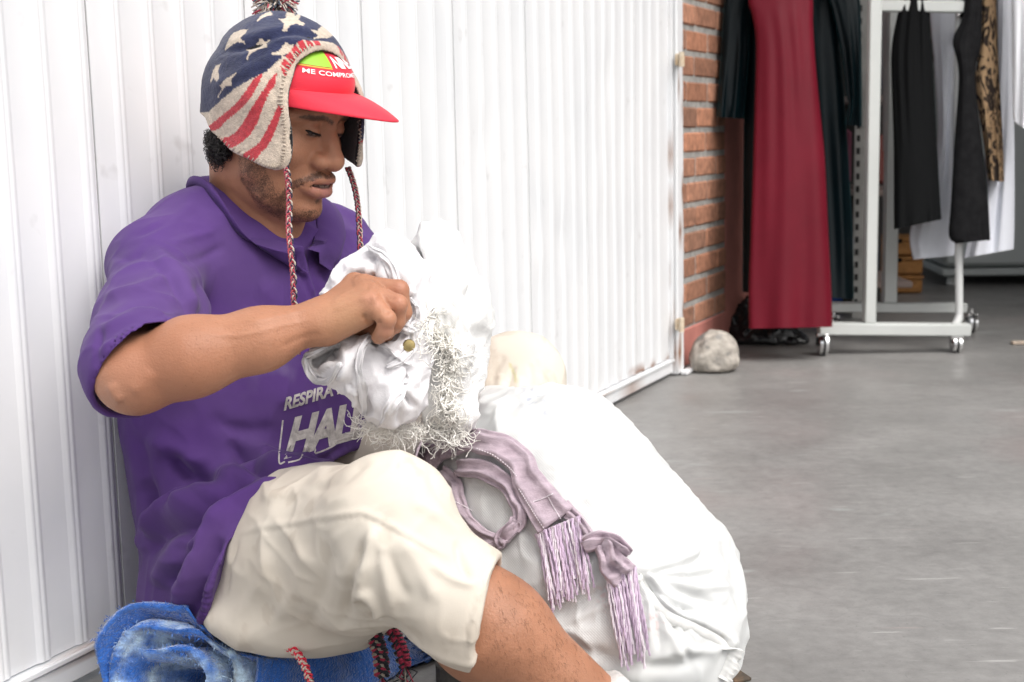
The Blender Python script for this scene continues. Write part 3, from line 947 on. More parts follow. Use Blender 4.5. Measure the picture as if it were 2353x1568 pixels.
def shirt(p):
    d = chain(tframe(p), T_PTS, [0.122, 0.178, 0.181, 0.180], 0.08)
    d = smin(d, chain(p, [NECK0 - UPZ * 0.078, P(450, 560, 1.83), SLV[0]], [0.072, 0.066, 0.060], 0.03), 0.04)
    d = smin(d, chain(p, [NECK0 - UPZ * 0.080, P(745, 585, 2.03), P(800, 650, 2.02), LSHO * 0.28 + LELB * 0.72], [0.072, 0.070, 0.068, 0.066], 0.03), 0.04)
    # draped over hip and thigh, ending at the hem
    d = smin(d, chain(p, [HIPR + UPZ * 0.008, P(660, 1285, 1.70), P(740, 1262, 1.66)], [0.122, 0.120, 0.100], 0.04), 0.05)
    d = smin(d, ell(p, P(520, 1390, 1.80), (0.10, 0.10, 0.055)), 0.05)
    a = (p - P(500, 1350, 1.70)) @ norm(P(600, 1290, 1.70) - P(500, 1350, 1.70) + 0.06 * UPZ + 0.05 * F)
    cA = P(492, 1400, 1.70); cB = P(545, 1230, 1.70); cC = P(660, 1108, 1.70); cD = P(815, 1046, 1.70)
    def plane(p0, p1):
        t = norm(p1 - p0); n = np.cross(t, F); n = n * np.sign(n @ (P(900, 1300, 1.7) - p0))
        return (p - p0) @ norm(n)
    cut = np.minimum(plane(cA, cB), plane(cC, cD)); cut = smin(plane(cA, cB), plane(cC, cD), 0.09)
    cut = np.where(p @ F - CAM @ F > 2.15, cut, cut)
    d = smax(d, cut, 0.004)
    d = smax(d, (p - P(500, 1480, 1.8)) @ -UPZ, 0.02)
    # right sleeve, hollow at its hem
    sl = chain(p, SLV, [0.060, 0.059, 0.059, 0.054], 0.03)
    si = chain(p, SLV[1:] + [P(470, 850, 1.43)], [0.042, 0.0505, 0.0455, 0.054], 0.03)
    hp = (p - HEM_L) @ HN
    sl = smax(sl, hp, 0.005)
    d = smin(d, sl, 0.022)
    d = smax(d, -smax(si, -(hp + 0.06), 0.02), 0.0035)
    return d
PURPLE = mat('purple_pique', (0.105, 0.046, 0.235), 0.85, 7, 0.14, 0.10, 900, sheen=0.08, spec=0.15, attr='Col')
SHIRT_FOLDS = [
 # armhole seam and sleeve
 ([(334, 581), (372, 612), (407, 650), (420, 685), (449, 727)], 0.0075, 11, 's'),
 ([(240, 690), (318, 664), (372, 640), (395, 632)], 0.0065, 13),
 ([(214, 742), (288, 706), (345, 700), (405, 722)], -0.0065, 9), ([(220, 762), (290, 728), (350, 718), (420, 728)], 0.004, 10),
 ([(206, 830), (240, 800), (300, 762), (380, 728)], 0.0035, 9), ([(262, 590), (290, 596), (335, 580)], -0.004, 9), ([(250, 655), (262, 610), (290, 590)], 0.004, 12),
 ([(232, 745), (226, 800), (222, 850)], -0.004, 8),
 ([(240, 810), (300, 760), (365, 732), (450, 722)], -0.0022, 4),
 # waist: the cloth slumps in deep diagonal folds
 ([(330, 1278), (372, 1232), (440, 1190), (512, 1128), (590, 1092)], 0.024, 14, 's'), ([(352, 1240), (400, 1195), (470, 1150)], 0.012, 26), ([(404, 1295), (420, 1255), (450, 1190), (500, 1140)], -0.016, 9), ([(480, 1215), (530, 1165), (600, 1120), (680, 1098)], 0.010, 16),
 ([(362, 1350), (388, 1295), (440, 1225)], 0.0135, 18), ([(398, 1355), (418, 1300), (462, 1240)], -0.0171, 12), ([(412, 1430), (428, 1360), (478, 1235), (545, 1160)], 0.0162, 18),
 ([(446, 1420), (462, 1335), (510, 1235)], -0.0171, 11), ([(462, 1450), (480, 1345), (515, 1250)], 0.0095, 13),
 ([(380, 1030), (436, 1090), (514, 1112), (570, 1085)], -0.0171, 20), ([(340, 1000), (420, 1050), (490, 1070)], 0.0108, 26),
 ([(526, 1010), (566, 1060), (662, 1092), (720, 1075)], -0.0152, 15), ([(560, 1005), (610, 1045), (690, 1062), (800, 1030)], 0.0095, 18),
 ([(640, 1092), (700, 1072), (800, 1024)], -0.0076, 9), ([(330, 1100), (350, 1180), (345, 1260)], -0.0114, 16),
 # chest and flank
 ([(300, 985), (330, 1040), (345, 1150), (345, 1250)], -0.006, 14), ([(470, 960), (560, 990), (640, 985)], -0.005, 20), ([(455, 740), (470, 700), (450, 640)], -0.005, 16),
 ([(600, 640), (640, 720), (655, 800)], 0.004, 22), ([(520, 560), (470, 590), (400, 600)], -0.0032, 10), ([(500, 530), (440, 545), (390, 560)], 0.003, 9),
 ([(455, 470), (400, 500), (330, 520)], 0.0028, 9), ([(430, 480), (370, 515), (310, 545)], -0.0025, 7), ([(690, 575), (700, 620), (718, 686)], -0.0055, 5, 'c'),
 ([(740, 560), (775, 590), (800, 640)], 0.004, 14), ([(720, 620), (760, 650), (790, 700)], -0.005, 14), ([(500, 1300), (520, 1240), (560, 1180), (640, 1125)], 0.0025, 6),
]
def shirt_post(V, Q, N):
    si = chain(V, SLV[1:] + [P(470, 850, 1.43)], [0.042, 0.0505, 0.0455, 0.054], 0.03)
    out = sstep(si, 0.001, 0.004)
    V0 = V.copy()
    V = folds(V, N, SHIRT_FOLDS)
    q = V * np.array([16, 16, 9.0])
    V = V + N * (fbm(q, 3, 40) * 0.0020 + wrinkle(V, (13, 13, 8), 0.0042, 41))[:, None]
    V = V0 + (V - V0) * out[:, None]
    V = smooth_v(V, Q, 1, 0.4)
    m = (np.abs((V - HEM_L) @ HN) < 0.010) & (np.linalg.norm(V - SLV[2], axis=1) < 0.14)
    return smooth_v(V, Q, 6, 0.5, m.astype(float))
def shirt_col(V, N):
    C = np.tile(np.array([0.082, 0.036, 0.170]), (len(V), 1))
    w = np.clip(0.30 + 0.7 * fbm(V * 9, 5, 51), 0, 1)[:, None] * 0.5          # faded, dusty patches
    C = C * (1 - w) + w * np.array([0.112, 0.066, 0.185])
    uv, d = pix(V)
    w = np.exp(-((uv[:, 0] - 660) / 120) ** 2 - ((uv[:, 1] - 860) / 60) ** 2) * np.clip(0.3 + fbm(V * 30, 3, 52), 0, 1) * 0.35
    C = C * (1 - w[:, None]) + w[:, None] * np.array([0.22, 0.18, 0.30])
    return C
lo, hi = bounds([P(330, 600, 1.75), P(320, 870, 1.45), P(350, 1450, 1.8), P(900, 790, 2.0), P(800, 560, 2.06), P(600, 1270, 2.15), P(850, 1100, 1.6)], 0.13)
shirto, SV, SQ, SN = body_mesh('polo_shirt', shirt, lo, hi, 0.0032, PURPLE, man, shirt_post, shirt_col)

# collar
cb, cf = P(474, 408, 1.935), P(694, 578, 1.792)
c1 = (cb + cf) / 2; ax = (cf - cb) / 2; au = norm(np.cross(np.cross(ax, TR), ax)); au = au * np.sign(au[2])
def ring(r, w, dz, th, fr=1.0):
    return [c1 + ax * (math.cos(t) * r) + TR * (0.070 * w * math.sin(t)) + au * dz + UPZ * 0 for t in th]
th = np.linspace(rad(14), rad(346), 90)
prof_ = [(0.90, 0.92, -0.030), (0.93, 0.96, -0.010), (0.96, 1.0, 0.002), (1.0, 1.05, 0.0035), (1.05, 1.13, -0.003), (1.13, 1.26, -0.013), (1.22, 1.42, -0.027), (1.235, 1.45, -0.0305), (1.21, 1.43, -0.032), (1.10, 1.25, -0.018), (1.0, 1.06, -0.004)]
G = []
for k, (r, w, dz) in enumerate(prof_):
    row = np.array(ring(r, w, dz, th))
    for i, t in enumerate(th):        # points of the collar reach down in front
        e = max(0, 1 - min(t - th[0], th[-1] - t) / 0.55)
        row[i] += (ax / np.linalg.norm(ax)) * e * max(0, (r - 1.0)) * 0.10 - au * e * max(0, (w - 1.05)) * 0.02
        back = math.cos(t) < 0
        if back: row[i] -= au * (-math.cos(t)) * max(0, w - 1.05) * 0.03
    G.append(row)
G = np.array(G)
sh = G.shape
for k, tgt in enumerate([None, None, 0.001, 0.003, 0.010, 0.014, 0.0125, 0.0095, 0.004, 0.001, None]):
    if tgt is None: continue
    for it in range(4):
        f_ = shirt(G[k]); g_ = norm(grad(shirt, G[k], 0.002))
        mv = (tgt - f_) if k >= 5 and k < 10 else np.maximum(tgt - f_, 0)
        G[k] += g_ * np.clip(mv, -0.012, 0.012)[:, None]
b = MB(); b.grid(G)
co = b.build('collar', PURPLE, man, smooth=True)
setcol(co.data, np.tile(np.array([0.076, 0.035, 0.155]), (len(co.data.vertices), 1)))

# print on the chest: letters laid on the cloth
from mathutils.bvhtree import BVHTree
class Surf:
    """the camera-facing skin of built meshes, to lay prints, seams and threads on"""
    def __init__(self, *vq):
        V, Q, b = [], [], 0
        for v, q in vq: V.append(v); Q += [tuple(int(i) + b for i in x) for x in q]; b += len(v)
        self.t = BVHTree.FromPolygons([tuple(x) for x in np.concatenate(V)], Q)
        self.last = 1.7
    def d(self, u, v):
        r = ray(u, v); L = np.linalg.norm(r)
        h = self.t.ray_cast(Vector(CAM), Vector(r / L))
        if h[0] is not None: self.last = (np.array(h[0]) - CAM) @ F
        return self.last
    def p(self, u, v, lift=0.0):
        return P(u, v, self.d(u, v) - lift)
    def n(self, u, v):
        r = ray(u, v)
        h = self.t.ray_cast(Vector(CAM), Vector(norm(r)))
        return np.array(h[1]) if h[0] is not None else -norm(r)
    def hit(self, u, v):
        return self.t.ray_cast(Vector(CAM), Vector(norm(ray(u, v))))[0] is not None
SHIRTS = Surf((SV, SQ))
shirt_at = SHIRTS.d
def text_mesh(txt, size=1.0, bold=0.0, shear=0.0, space=1.0):
    cu = bpy.data.curves.new('txt', 'FONT'); cu.body = txt; cu.size = size; cu.offset = bold; cu.shear = shear; cu.space_character = space
    cu.resolution_u = 4
    o = bpy.data.objects.new('txt', cu); COL.objects.link(o)
    bpy.context.view_layer.update()
    me = bpy.data.meshes.new_from_object(o.evaluated_get(bpy.context.evaluated_depsgraph_get()))
    bpy.data.objects.remove(o)
    bm = bmesh.new(); bm.from_mesh(me)
    bmesh.ops.triangulate(bm, faces=bm.faces)
    for _ in range(4):
        es = [e for e in bm.edges if e.calc_length() > 0.16 * size]
        if not es: break
        bmesh.ops.subdivide_edges(bm, edges=es, cuts=1)
        bmesh.ops.triangulate(bm, faces=bm.faces)
    V = np.array([v.co[:] for v in bm.verts]); Fc = [[v.index for v in f.verts] for f in bm.faces]
    bm.free(); bpy.data.meshes.remove(me)
    return V, Fc
def bilin(quad, s, t):
    a, b_, c, d = [np.asarray(x, float) for x in quad]       # bl, br, tr, tl
    return a * (1 - s) * (1 - t) + b_ * s * (1 - t) + c * s * t + d * (1 - s) * t
def lay_text(mb, txt, quad, at, lift=0.0009, bold=0.02, shear=0.0, th=0.0, space=1.0, w=None, h=0.7):
    V, Fc = text_mesh(txt, 1.0, bold, shear, space)
    x0, x1 = V[:, 0].min(), V[:, 0].max()
    if w: x1 = x0 + w
    y0, y1 = V[:, 1].min(), V[:, 1].max()
    out = []
    for v in V:
        u_, v_ = bilin(quad, (v[0] - x0) / (x1 - x0), (v[1] - y0) / (y1 - y0))
        out.append(P(u_, v_, at(u_, v_) - lift))
    mb.add(out, Fc)
GREYP = mat('grey_print', (0.50, 0.47, 0.45), 0.8, 90, 0.35, 0.3, 300)
mb = MB()
lay_text(mb, 'RESPIRA EL', [(652, 945), (806, 898), (804, 868), (655, 914)], shirt_at, bold=0.035, shear=0.12)
lay_text(mb, 'HALL', [(652, 1056), (850, 1000), (846, 916), (664, 962)], shirt_at, bold=0.05, shear=0.22, space=0.86)
# outline stroke under the big letters
for pl in ([(650, 966), (641, 1058), (655, 1062)], [(662, 1063), (690, 1055), (700, 1034), (724, 1030), (726, 1042), (768, 1024), (775, 1012), (850, 990)]):
    pts = spline(pl, 24)
    g_ = []
    for i, (a, c) in enumerate(pts):
        t = pts[min(i + 1, 23)] - pts[max(i - 1, 0)]; n_ = np.array([-t[1], t[0]]); n_ = n_ / (np.linalg.norm(n_) + 1e-9)
        g_.append([P(a + n_[0] * k, c + n_[1] * k, shirt_at(a, c) - 0.0011) for k in (-1.9, 1.9)])
    mb.grid(g_)
mb.build('lettering', GREYP, shirto)

# shorts
def shorts(p):
    d = thigh_r(p)
    knee = P(895, 1200, 1.47); hemc = P(1128, 1402, 1.455)
    d = smin(d, chain(p, [knee, P(918, 1258, 1.462), P(1080, 1398, 1.455), P(1160, 1440, 1.455)], [0.066, 0.065, 0.060, 0.058], 0.02), 0.02)
    d = smin(d, ell(p, P(850, 1330, 1.53), (0.06, 0.06, 0.055)), 0.05)
    d = smin(d, ell(p, P(690, 1400, 1.66), (0.12, 0.09, 0.045)), 0.04)
    ax_ = norm(hemc - P(950, 1235, 1.47))
    cutp = (p - P(1121, 1397, 1.455)) @ norm(RV * 0.974 - UV * 0.225 - 0.10 * F)
    inner = chain(p, [P(1040, 1350, 1.46), P(1250, 1500, 1.45)], [0.050, 0.056])
    d = smax(d, cutp, 0.002)
    d = smax(d, -inner, 0.003)
    l = chain(p, [HIPL, P(930, 1060, 1.96), KNL], [0.105, 0.095, 0.066], 0.05)
    l = smin(l, chain(p, [KNL, P(1185, 1010, 1.90), P(1160, 1160, 1.87)], [0.066, 0.075, 0.07], 0.03), 0.02)
    d = smin(d, l, 0.03)
    d = smin(d, chain(p, [HIPR, HIPL], [0.10, 0.105]), 0.04)
    return d
SHORT_FOLDS = [
 ([(537, 1233), (670, 1209), (806, 1187), (852, 1192), (982, 1263), (1050, 1295)], 0.0022, 5, 's'),
 ([(861, 1200), (850, 1262), (834, 1330), (815, 1390)], 0.010, 14), ([(838, 1240), (815, 1310), (800, 1380), (790, 1440)], -0.007, 12),
 ([(818, 1384), (840, 1392), (862, 1404)], -0.013, 8), ([(826, 1352), (850, 1365), (880, 1420)], 0.010, 10), ([(858, 1424), (866, 1405)], -0.010, 8),
 ([(884, 1260), (905, 1310), (940, 1380)], -0.005, 14), ([(920, 1230), (960, 1300), (1010, 1390)], 0.004, 18), ([(870, 1215), (890, 1330), (905, 1420)], 0.005, 12),
 ([(700, 1250), (690, 1330), (640, 1440)], 0.004, 20), ([(760, 1240), (750, 1330), (700, 1460)], -0.004, 16), ([(620, 1260), (590, 1350), (530, 1430)], 0.003, 18),
 ([(985, 1062), (1000, 1120), (1070, 1210)], -0.003, 14), ([(940, 1150), (1000, 1180), (1080, 1235)], 0.004, 16), ([(1080, 1340), (1060, 1290), (1050, 1240)], -0.005, 9), ([(1100, 1345), (1040, 1330), (980, 1290)], 0.004, 10),
 ([(600, 1150), (700, 1125), (760, 1075)], 0.0045, 12), ([(700, 1130), (780, 1110), (850, 1060)], -0.003, 12), ([(1077, 1520), (1086, 1430), (1112, 1350), (1138, 1290)], -0.0025, 3.5, 'c'),
 ([(546, 1240), (530, 1300), (518, 1370)], -0.003, 5),
 ([(1165, 900), (1172, 868), (1182, 838)], -0.0045, 5), ([(1128, 880), (1140, 845), (1160, 815)], -0.003, 8), ([(1215, 892), (1222, 862), (1218, 830)], -0.0035, 6), ([(1190, 895), (1196, 865)], 0.003, 8), ([(1240, 890), (1246, 850), (1236, 815)], 0.003, 8), ([(1145, 895), (1152, 860)], 0.003, 8), ([(1265, 890), (1262, 850)], -0.0025, 7), ([(1250, 880), (1240, 840), (1225, 815)], -0.002, 10),
]
def shorts_post(V, Q, N):
    V = folds(V, N, SHORT_FOLDS)
    V = V + N * (fbm(V * np.array([14, 14, 14.0]), 3, 70) * 0.0022 + wrinkle(V, (9, 9, 12), 0.0040, 73))[:, None]
    return smooth_v(V, Q, 1, 0.3)
def shorts_col(V, N):
    C = np.tile(np.array([0.63, 0.58, 0.505]), (len(V), 1))
    w = np.clip(0.15 + 0.35 * fbm(V * np.array([9, 9, 11]), 4, 71), 0, 0.45)[:, None]
    C = C * (1 - w) + w * np.array([0.55, 0.475, 0.39])
    w = np.clip(fbm(V * np.array([45, 45, 30]), 4, 72) - 0.5, 0, 0.25)[:, None]
    C = C * (1 - w) + w * np.array([0.40, 0.33, 0.26])
    uv, d = pix(V)
    sd, fr, _ = seg_dist(uv, [(1172, 838), (1184, 865), (1186, 878)])
    w = (np.exp(-(sd / 3) ** 2) * 0.6 * (d > 1.8))[:, None]
    C = C * (1 - w) + w * np.array([0.45, 0.43, 0.15])
    return C
CREAM = mat('cream_cotton', (0.62, 0.55, 0.46), 0.85, 5, 0.06, 0.10, 900, spec=0.12, attr='Col')
lo, hi = bounds([P(450, 1400, 1.75), P(900, 1000, 1.4), P(1160, 1540, 1.42), KNL, HIPL + UPZ * .02, P(1160, 1200, 1.9)], 0.12)
shortso, XV, XQ, XN = body_mesh('shorts', shorts, lo, hi, 0.0032, CREAM, man, shorts_post, shorts_col)
# ------------------------------------------------------------------ knitted ear-flap hat over a red visor cap
HHR = frame(41, 15)
HE_C, HE_R = np.array([0.012, 0, 0.040]), np.array([0.095, 0.084, 0.081])
def hatlocal_at(u, v):
    """side-view (x, z) in the head frame where the picture ray meets the near side of the hat body"""
    r = ray(u, v) @ HHR; o = (CAM - HC) @ HHR - HE_C
    A = ((r / HE_R) ** 2).sum(); B_ = 2 * (o * r / HE_R ** 2).sum(); C_ = ((o / HE_R) ** 2).sum() - 1
    D = B_ * B_ - 4 * A * C_
    k = (-B_ - math.sqrt(max(D, 0))) / (2 * A)
    return o + k * r + HE_C
def flap_y(x, z):       # half width of the hat at a side-view point: the ellipsoid above, hanging flaps below
    e = np.clip(1 - ((x - HE_C[0]) / HE_R[0]) ** 2 - ((np.maximum(z, 0.02) - HE_C[2]) / HE_R[2]) ** 2, 0, 1)
    return e
def hat_outer(q):
    d = ell(q, HE_C, HE_R)
    d = smin(d, ell(q, HE_C + np.array([-0.014, 0, 0.014]), (0.083, 0.080, 0.074)), 0.02)
    # flaps: the side walls go straight down and lean in to the jaw
    w = 0.078 + np.clip(-(q[:, 2]) * 0.10, -0.006, 0.004)
    fl = (((np.abs(q[:, 0] - 0.014)) / 0.103) ** 4 + (np.abs(q[:, 1]) / w) ** 4) ** 0.25
    fl = (fl - 1) * 0.082
    fl = smax(fl, q[:, 2] - 0.05, 0.03); fl = smax(fl, -0.16 - q[:, 2], 0.02)
    return smin(d, fl, 0.03)
# outline of the near flap and front edge, picture points turned into the head's side view
def sideview(u, v):
    """march the ray to the hat surface"""
    r = norm(ray(u, v)); t = 1.5
    for _ in range(60):
        p = (CAM + r * t - HC) @ HHR
        f_ = hat_outer(p[None])[0]
        t += f_ * 0.8
        if t > 2.4: break
    return ((CAM + r * t - HC) @ HHR)
edge_px = [(484, 303), (521, 340), (574, 371), (612, 388), (634, 391), (650, 381), (658, 352), (660, 308), (656, 270), (652, 234), (656, 191), (670, 153), (690, 127), (722, 108)]
ED = np.array([sideview(*e)[[0, 2]] for e in edge_px])
ED = np.vstack([[(-0.16, ED[0, 1] + 0.02)], [(ED[0, 0] - 0.02, ED[0, 1] + 0.012)], spline(ED, 50), [(ED[-1, 0] + 0.01, ED[-1, 1] + 0.006)], [(0.15, ED[-1, 1] + 0.014)], [(0.15, 0.3)], [(-0.16, 0.3)]])
def poly_sd(uv, poly):
    d, _, _ = seg_dist(uv, np.vstack([poly, poly[:1]]))
    return np.where(inpoly(uv, poly), -d, d)
def hat(p):
    q = (p - HC) @ HHR
    o = hat_outer(q)
    sh_ = np.maximum(o, -(o + 0.0065))
    e = np.full(len(q), 1.0); m = np.abs(o) < 0.05
    # the far flap swings a little outward and forward
    xs_ = q[:, 0]
    if m.any(): e[m] = poly_sd(np.stack([xs_, q[:, 2]], 1)[m], ED)
    return smax(sh_, e, 0.004)
NAVY, CREAMY, RED, LINING = np.array([0.030, 0.036, 0.085]), np.array([0.58, 0.49, 0.40]), np.array([0.50, 0.048, 0.062]), np.array([0.012, 0.012, 0.014])
def star(cx, cy, r, rot, sx=1.0, sh=0.0):
    pts = []
    for k in range(10):
        a = rot + k * math.pi / 5; rr = r if k % 2 == 0 else r * 0.40
        x, y = rr * math.sin(a) * sx, -rr * math.cos(a)
        pts.append((cx + x + sh * y, cy + y))
    return pts
def cp(*a):   # head crop coordinates -> picture coordinates
    return [(448.1 + x * .2931, y * .2931) for x, y in a]
STARS = [
 cp((650,145),(705,150),(725,85),(770,95),(785,125),(825,105),(825,140),(805,155),(858,185),(850,205),(790,185),(740,205),(720,245),(680,240),(700,190)),
 cp((905,235),(960,240),(1005,190),(1050,215),(1060,250),(1090,275),(1050,300),(980,300),(920,310),(965,275)),
 cp((230,395),(265,310),(300,255),(345,240),(415,230),(395,265),(350,300),(390,325),(385,345),(335,330),(300,345),(270,375)),
 cp((405,395),(470,360),(510,310),(535,305),(545,330),(590,320),(560,345),(565,370),(520,378),(480,395),(440,425),(410,468),(400,455),(430,410)),
 cp((600,420),(655,400),(710,335),(730,335),(735,355),(775,350),(765,385),(740,420),(680,440),(600,430)),
 cp((120,640),(140,560),(160,520),(205,500),(190,535),(180,560),(190,625),(165,635),(140,610),(120,660)),
 cp((175,760),(215,690),(190,680),(240,620),(325,570),(290,620),(285,650),(290,670),(245,675),(215,705),(185,765)),
 cp((480,165),(520,120),(590,90),(610,115),(560,130),(520,150),(490,170)),
]
STRIPES = [
 cp((105,990),(180,930),(290,840),(380,740),(440,650),(470,615),(530,580),(480,690),(420,790),(330,880),(240,950),(190,1010),(115,1030)),
 cp((190,1100),(300,1050),(370,970),(440,850),(520,730),(600,610),(700,510),(790,440),(850,405),(850,440),(770,500),(680,600),(590,720),(530,850),(490,960),(430,1060),(330,1140),(240,1165)),
 cp((360,1215),(430,1175),(500,1120),(560,1020),(620,900),(680,770),(745,655),(745,720),(690,850),(640,1000),(580,1130),(520,1200),(440,1275)),
]
NAVYPOLY = cp((105,880),(200,790),(320,690),(440,620),(560,560),(680,450),(800,410),(900,385),(1000,375),(1190,440),(1300,300),(1100,-40),(400,-40),(0,300),(40,880))
def hat_col(V, N):
    uv, d = pix(V)
    q = (V - HC) @ HHR
    face = (N * norm(V - CAM)).sum(1) < 0.15
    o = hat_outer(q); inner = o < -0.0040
    C = np.tile(CREAMY, (len(V), 1))
    # far side and back: navy crown, slanting stripes below
    zz = q[:, 2] + 0.45 * q[:, 0]
    C[q[:, 2] > 0.045 - 0.55 * q[:, 0]] = NAVY
    st = (np.sin((q[:, 0] * 0.9 + q[:, 2] * 0.55) * 2 * math.pi / 0.042) > 0.1) & ~(q[:, 2] > 0.045 - 0.55 * q[:, 0])
    C[st] = RED
    near_ = face & (q[:, 1] < 0.045) & ~inner
    jit = np.stack([fbm(V * 520, 1, 80), fbm(V * 520, 1, 81)], 1) * 1.3
    uvj = uv + jit
    C[near_] = CREAMY
    C[near_ & inpoly(uvj, NAVYPOLY)] = NAVY
    for s_ in STARS: C[near_ & inpoly(uvj, s_)] = CREAMY
    for s_ in STRIPES: C[near_ & inpoly(uvj, spline(np.array(s_ + s_[:1]), 90))] = RED
    # front rim: cream and red blanket stitch
    ed = poly_sd(np.stack([q[:, 0], q[:, 2]], 1), ED)
    rim = (ed > -0.010) & ~inner
    fr = rim & (q[:, 2] > 0.03)
    sid = np.sin(np.arctan2(q[:, 1], q[:, 2]) * 60)
    C[fr] = CREAMY * 0.9
    C[fr & (np.abs(q[:, 1]) < 0.060) & (np.abs(q[:, 1] - 0.012) > 0.016) & (sid > -0.75) & (ed < -0.0015)] = RED * 0.9
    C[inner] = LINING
    C *= (1 + 0.16 * fbm(V * 260, 2, 82)[:, None] + 0.10 * fbm(V * 30, 2, 83)[:, None])
    return np.clip(C, 0.004, 1)
HAT_FOLDS = [(cp((180,420),(350,390),(560,320),(760,260),(960,290),(1100,330)), -0.0045, 8), (cp((250,330),(480,280),(700,230),(900,240)), 0.004, 12), (cp((560,330),(640,300),(760,320),(900,330)), 0.0035, 10),
             (cp((120,700),(300,600),(500,500),(680,420)), 0.0025, 14), (cp((330,640),(420,760),(470,900)), 0.002, 14), (cp((600,640),(640,800),(640,950)), -0.002, 14)]
def hat_post(V, Q, N):
    q = (V - HC) @ HHR
    o = hat_outer(q)
    V = folds(V, N, HAT_FOLDS)
    V = V + N * ((fbm(V * 30, 2, 84) * 0.0016 + fbm(V * 300, 1, 85) * 0.0004) * (o > -0.004))[:, None]
    return V
KNIT = mat('knit_wool', CREAMY, 0.95, 300, 0.12, 0.5, 650, sheen=0.3, spec=0.05, attr='Col')
hat_e = empty('knit_hat', HC + HR @ np.array([0, 0, 0.12]), 'knitted ear-flap hat, navy with cream stars and red stripes, on the man', 'hat')
lo, hi = HC - 0.20, HC + 0.20
hato, TV, TQ, TN = body_mesh('knit_shell', hat, lo, hi, 0.0017, KNIT, hat_e, hat_post, hat_col, proj=1)

# blanket stitch along the rims and zigzag on the far flap, pompom, braided cords
rr = random.Random(9)
def braid(mb, pts, r, cols, n=None, turns=26, loose=0.0):
    pts = spline(pts, n or 140)
    T = norm(np.gradient(pts, axis=0))
    a = norm(np.cross(T, F)); b_ = np.cross(T, a)
    for k in range(3):
        t = np.linspace(0, 2 * math.pi * turns, len(pts)) + k * 2 * math.pi / 3
        off = a * (np.sin(t) * r * 0.95)[:, None] + b_ * (np.sin(2 * t) * r * 0.5)[:, None]
        for j in range(4):
            c = cols[(k * 2 + j) % len(cols)]
            ph = rr.random() * 6.28
            o2 = a * (math.cos(ph + j * 1.6) * r * 0.38) + b_ * (math.sin(ph + j * 1.6) * r * 0.38)
            mb.tube(pts + off + o2, r * 0.36, 5, col=c)
BC = [(0.40, 0.055, 0.08), (0.50, 0.43, 0.36), (0.03, 0.035, 0.06), (0.40, 0.055, 0.08), (0.30, 0.10, 0.12), (0.45, 0.38, 0.32)]
YARN = mat('yarn', (0.5, 0.4, 0.4), 0.95, 400, 0.2, spec=0.05, sheen=0.2, attr='Col')
mb = MB()
dn = 1.715
braid(mb, [P(650, 366, 1.715), P(657, 385, 1.71), P(663, 420, 1.705), P(665, 470, 1.70), P(664, 520, 1.685), P(668, 570, 1.665), P(674, 630, 1.655), P(676, 690, 1.65), P(680, 740, 1.65), P(687, 790, 1.65)], 0.0027, BC, turns=17)
for k in range(7):
    x = 687 + rr.uniform(-3, 3)
    mb.tube([P(686, 786, 1.65), P(x, 800, 1.648), P(x + rr.uniform(-3, 3), 815, 1.648)], 0.0009, 5, col=BC[k % 6])
mb.build('braided_cord', YARN, hat_e, smooth=True, usecol=True)
mb = MB()
braid(mb, [P(799, 385, 1.815), P(808, 408, 1.81), P(817, 440, 1.805), P(823, 480, 1.80), P(826, 530, 1.79), P(829, 590, 1.78)], 0.0027, [BC[2], BC[1], BC[0], BC[2], BC[4], BC[1]], turns=9)
mb.build('braided_cord', YARN, hat_e, smooth=True, usecol=True)
mb = MB()
pc = P(632, 8, 1.86)
for k in range(420):
    v = norm(np.array([rr.gauss(0, 1), rr.gauss(0, 1), rr.gauss(0, 1) + 0.3])); L = 0.030 * (0.8 + 0.35 * rr.random())
    sd = np.array([rr.gauss(0, 1) for _ in range(3)]) * 0.003
    mb.tube([pc - UPZ * 0.008, pc + v * L * 0.6 + sd, pc + v * L - UPZ * 0.006 * (1 - v[2])], [0.0013, 0.0012, 0.0010], 4, col=[(0.42, 0.07, 0.10), (0.55, 0.48, 0.42), (0.06, 0.08, 0.11), (0.60, 0.53, 0.46), (0.48, 0.42, 0.38)][k % 5])
mb.build('pompom', YARN, hat_e, smooth=True, usecol=True)
# stitches
HATS = Surf((TV, TQ))
mb = MB()
e2 = spline(np.array(edge_px[:14], float), 64)
for i in range(1, 63):
    t = e2[i + 1] - e2[i - 1]; n_ = np.array([t[1], -t[0]]) / np.linalg.norm(t)
    L = 6 + 5 * rr.random(); sl_ = rr.uniform(-2, 2)
    ps = []
    for k in (2.5, 2 + L * 0.5, 2 + L):
        w_ = e2[i] + n_ * k * (1 if True else -1) + np.array([sl_ * k / L, 0])
        ps.append(HATS.p(w_[0], w_[1], 0.0008))
    if max(np.linalg.norm(np.diff(ps, axis=0), axis=1)) < 0.02:
        mb.tube(ps, 0.0008, 5, col=(0.45, 0.38, 0.31))
mb.build('stitching', YARN, hato, smooth=True, usecol=True)
mb = MB()
zz = cp((1330, 960), (1345, 1060), (1345, 1150), (1335, 1230), (1310, 1310), (1270, 1360), (1200, 1385), (1120, 1372))
zz = spline(np.array(zz), 46)
ps = []
for i, z_ in enumerate(zz):
    off = np.array([-7.0, -1.5]) if i % 2 else np.array([0, 0])
    if i > 36: off = np.array([-1.0, -6]) if i % 2 else np.array([0, 0])
    ps.append(HATS.p(z_[0] + off[0] - 11, z_[1] + off[1] - 4, 0.0012) if HATS.hit(z_[0] + off[0] - 11, z_[1] + off[1] - 4) else np.array([9.0, 9, 9 + i]))
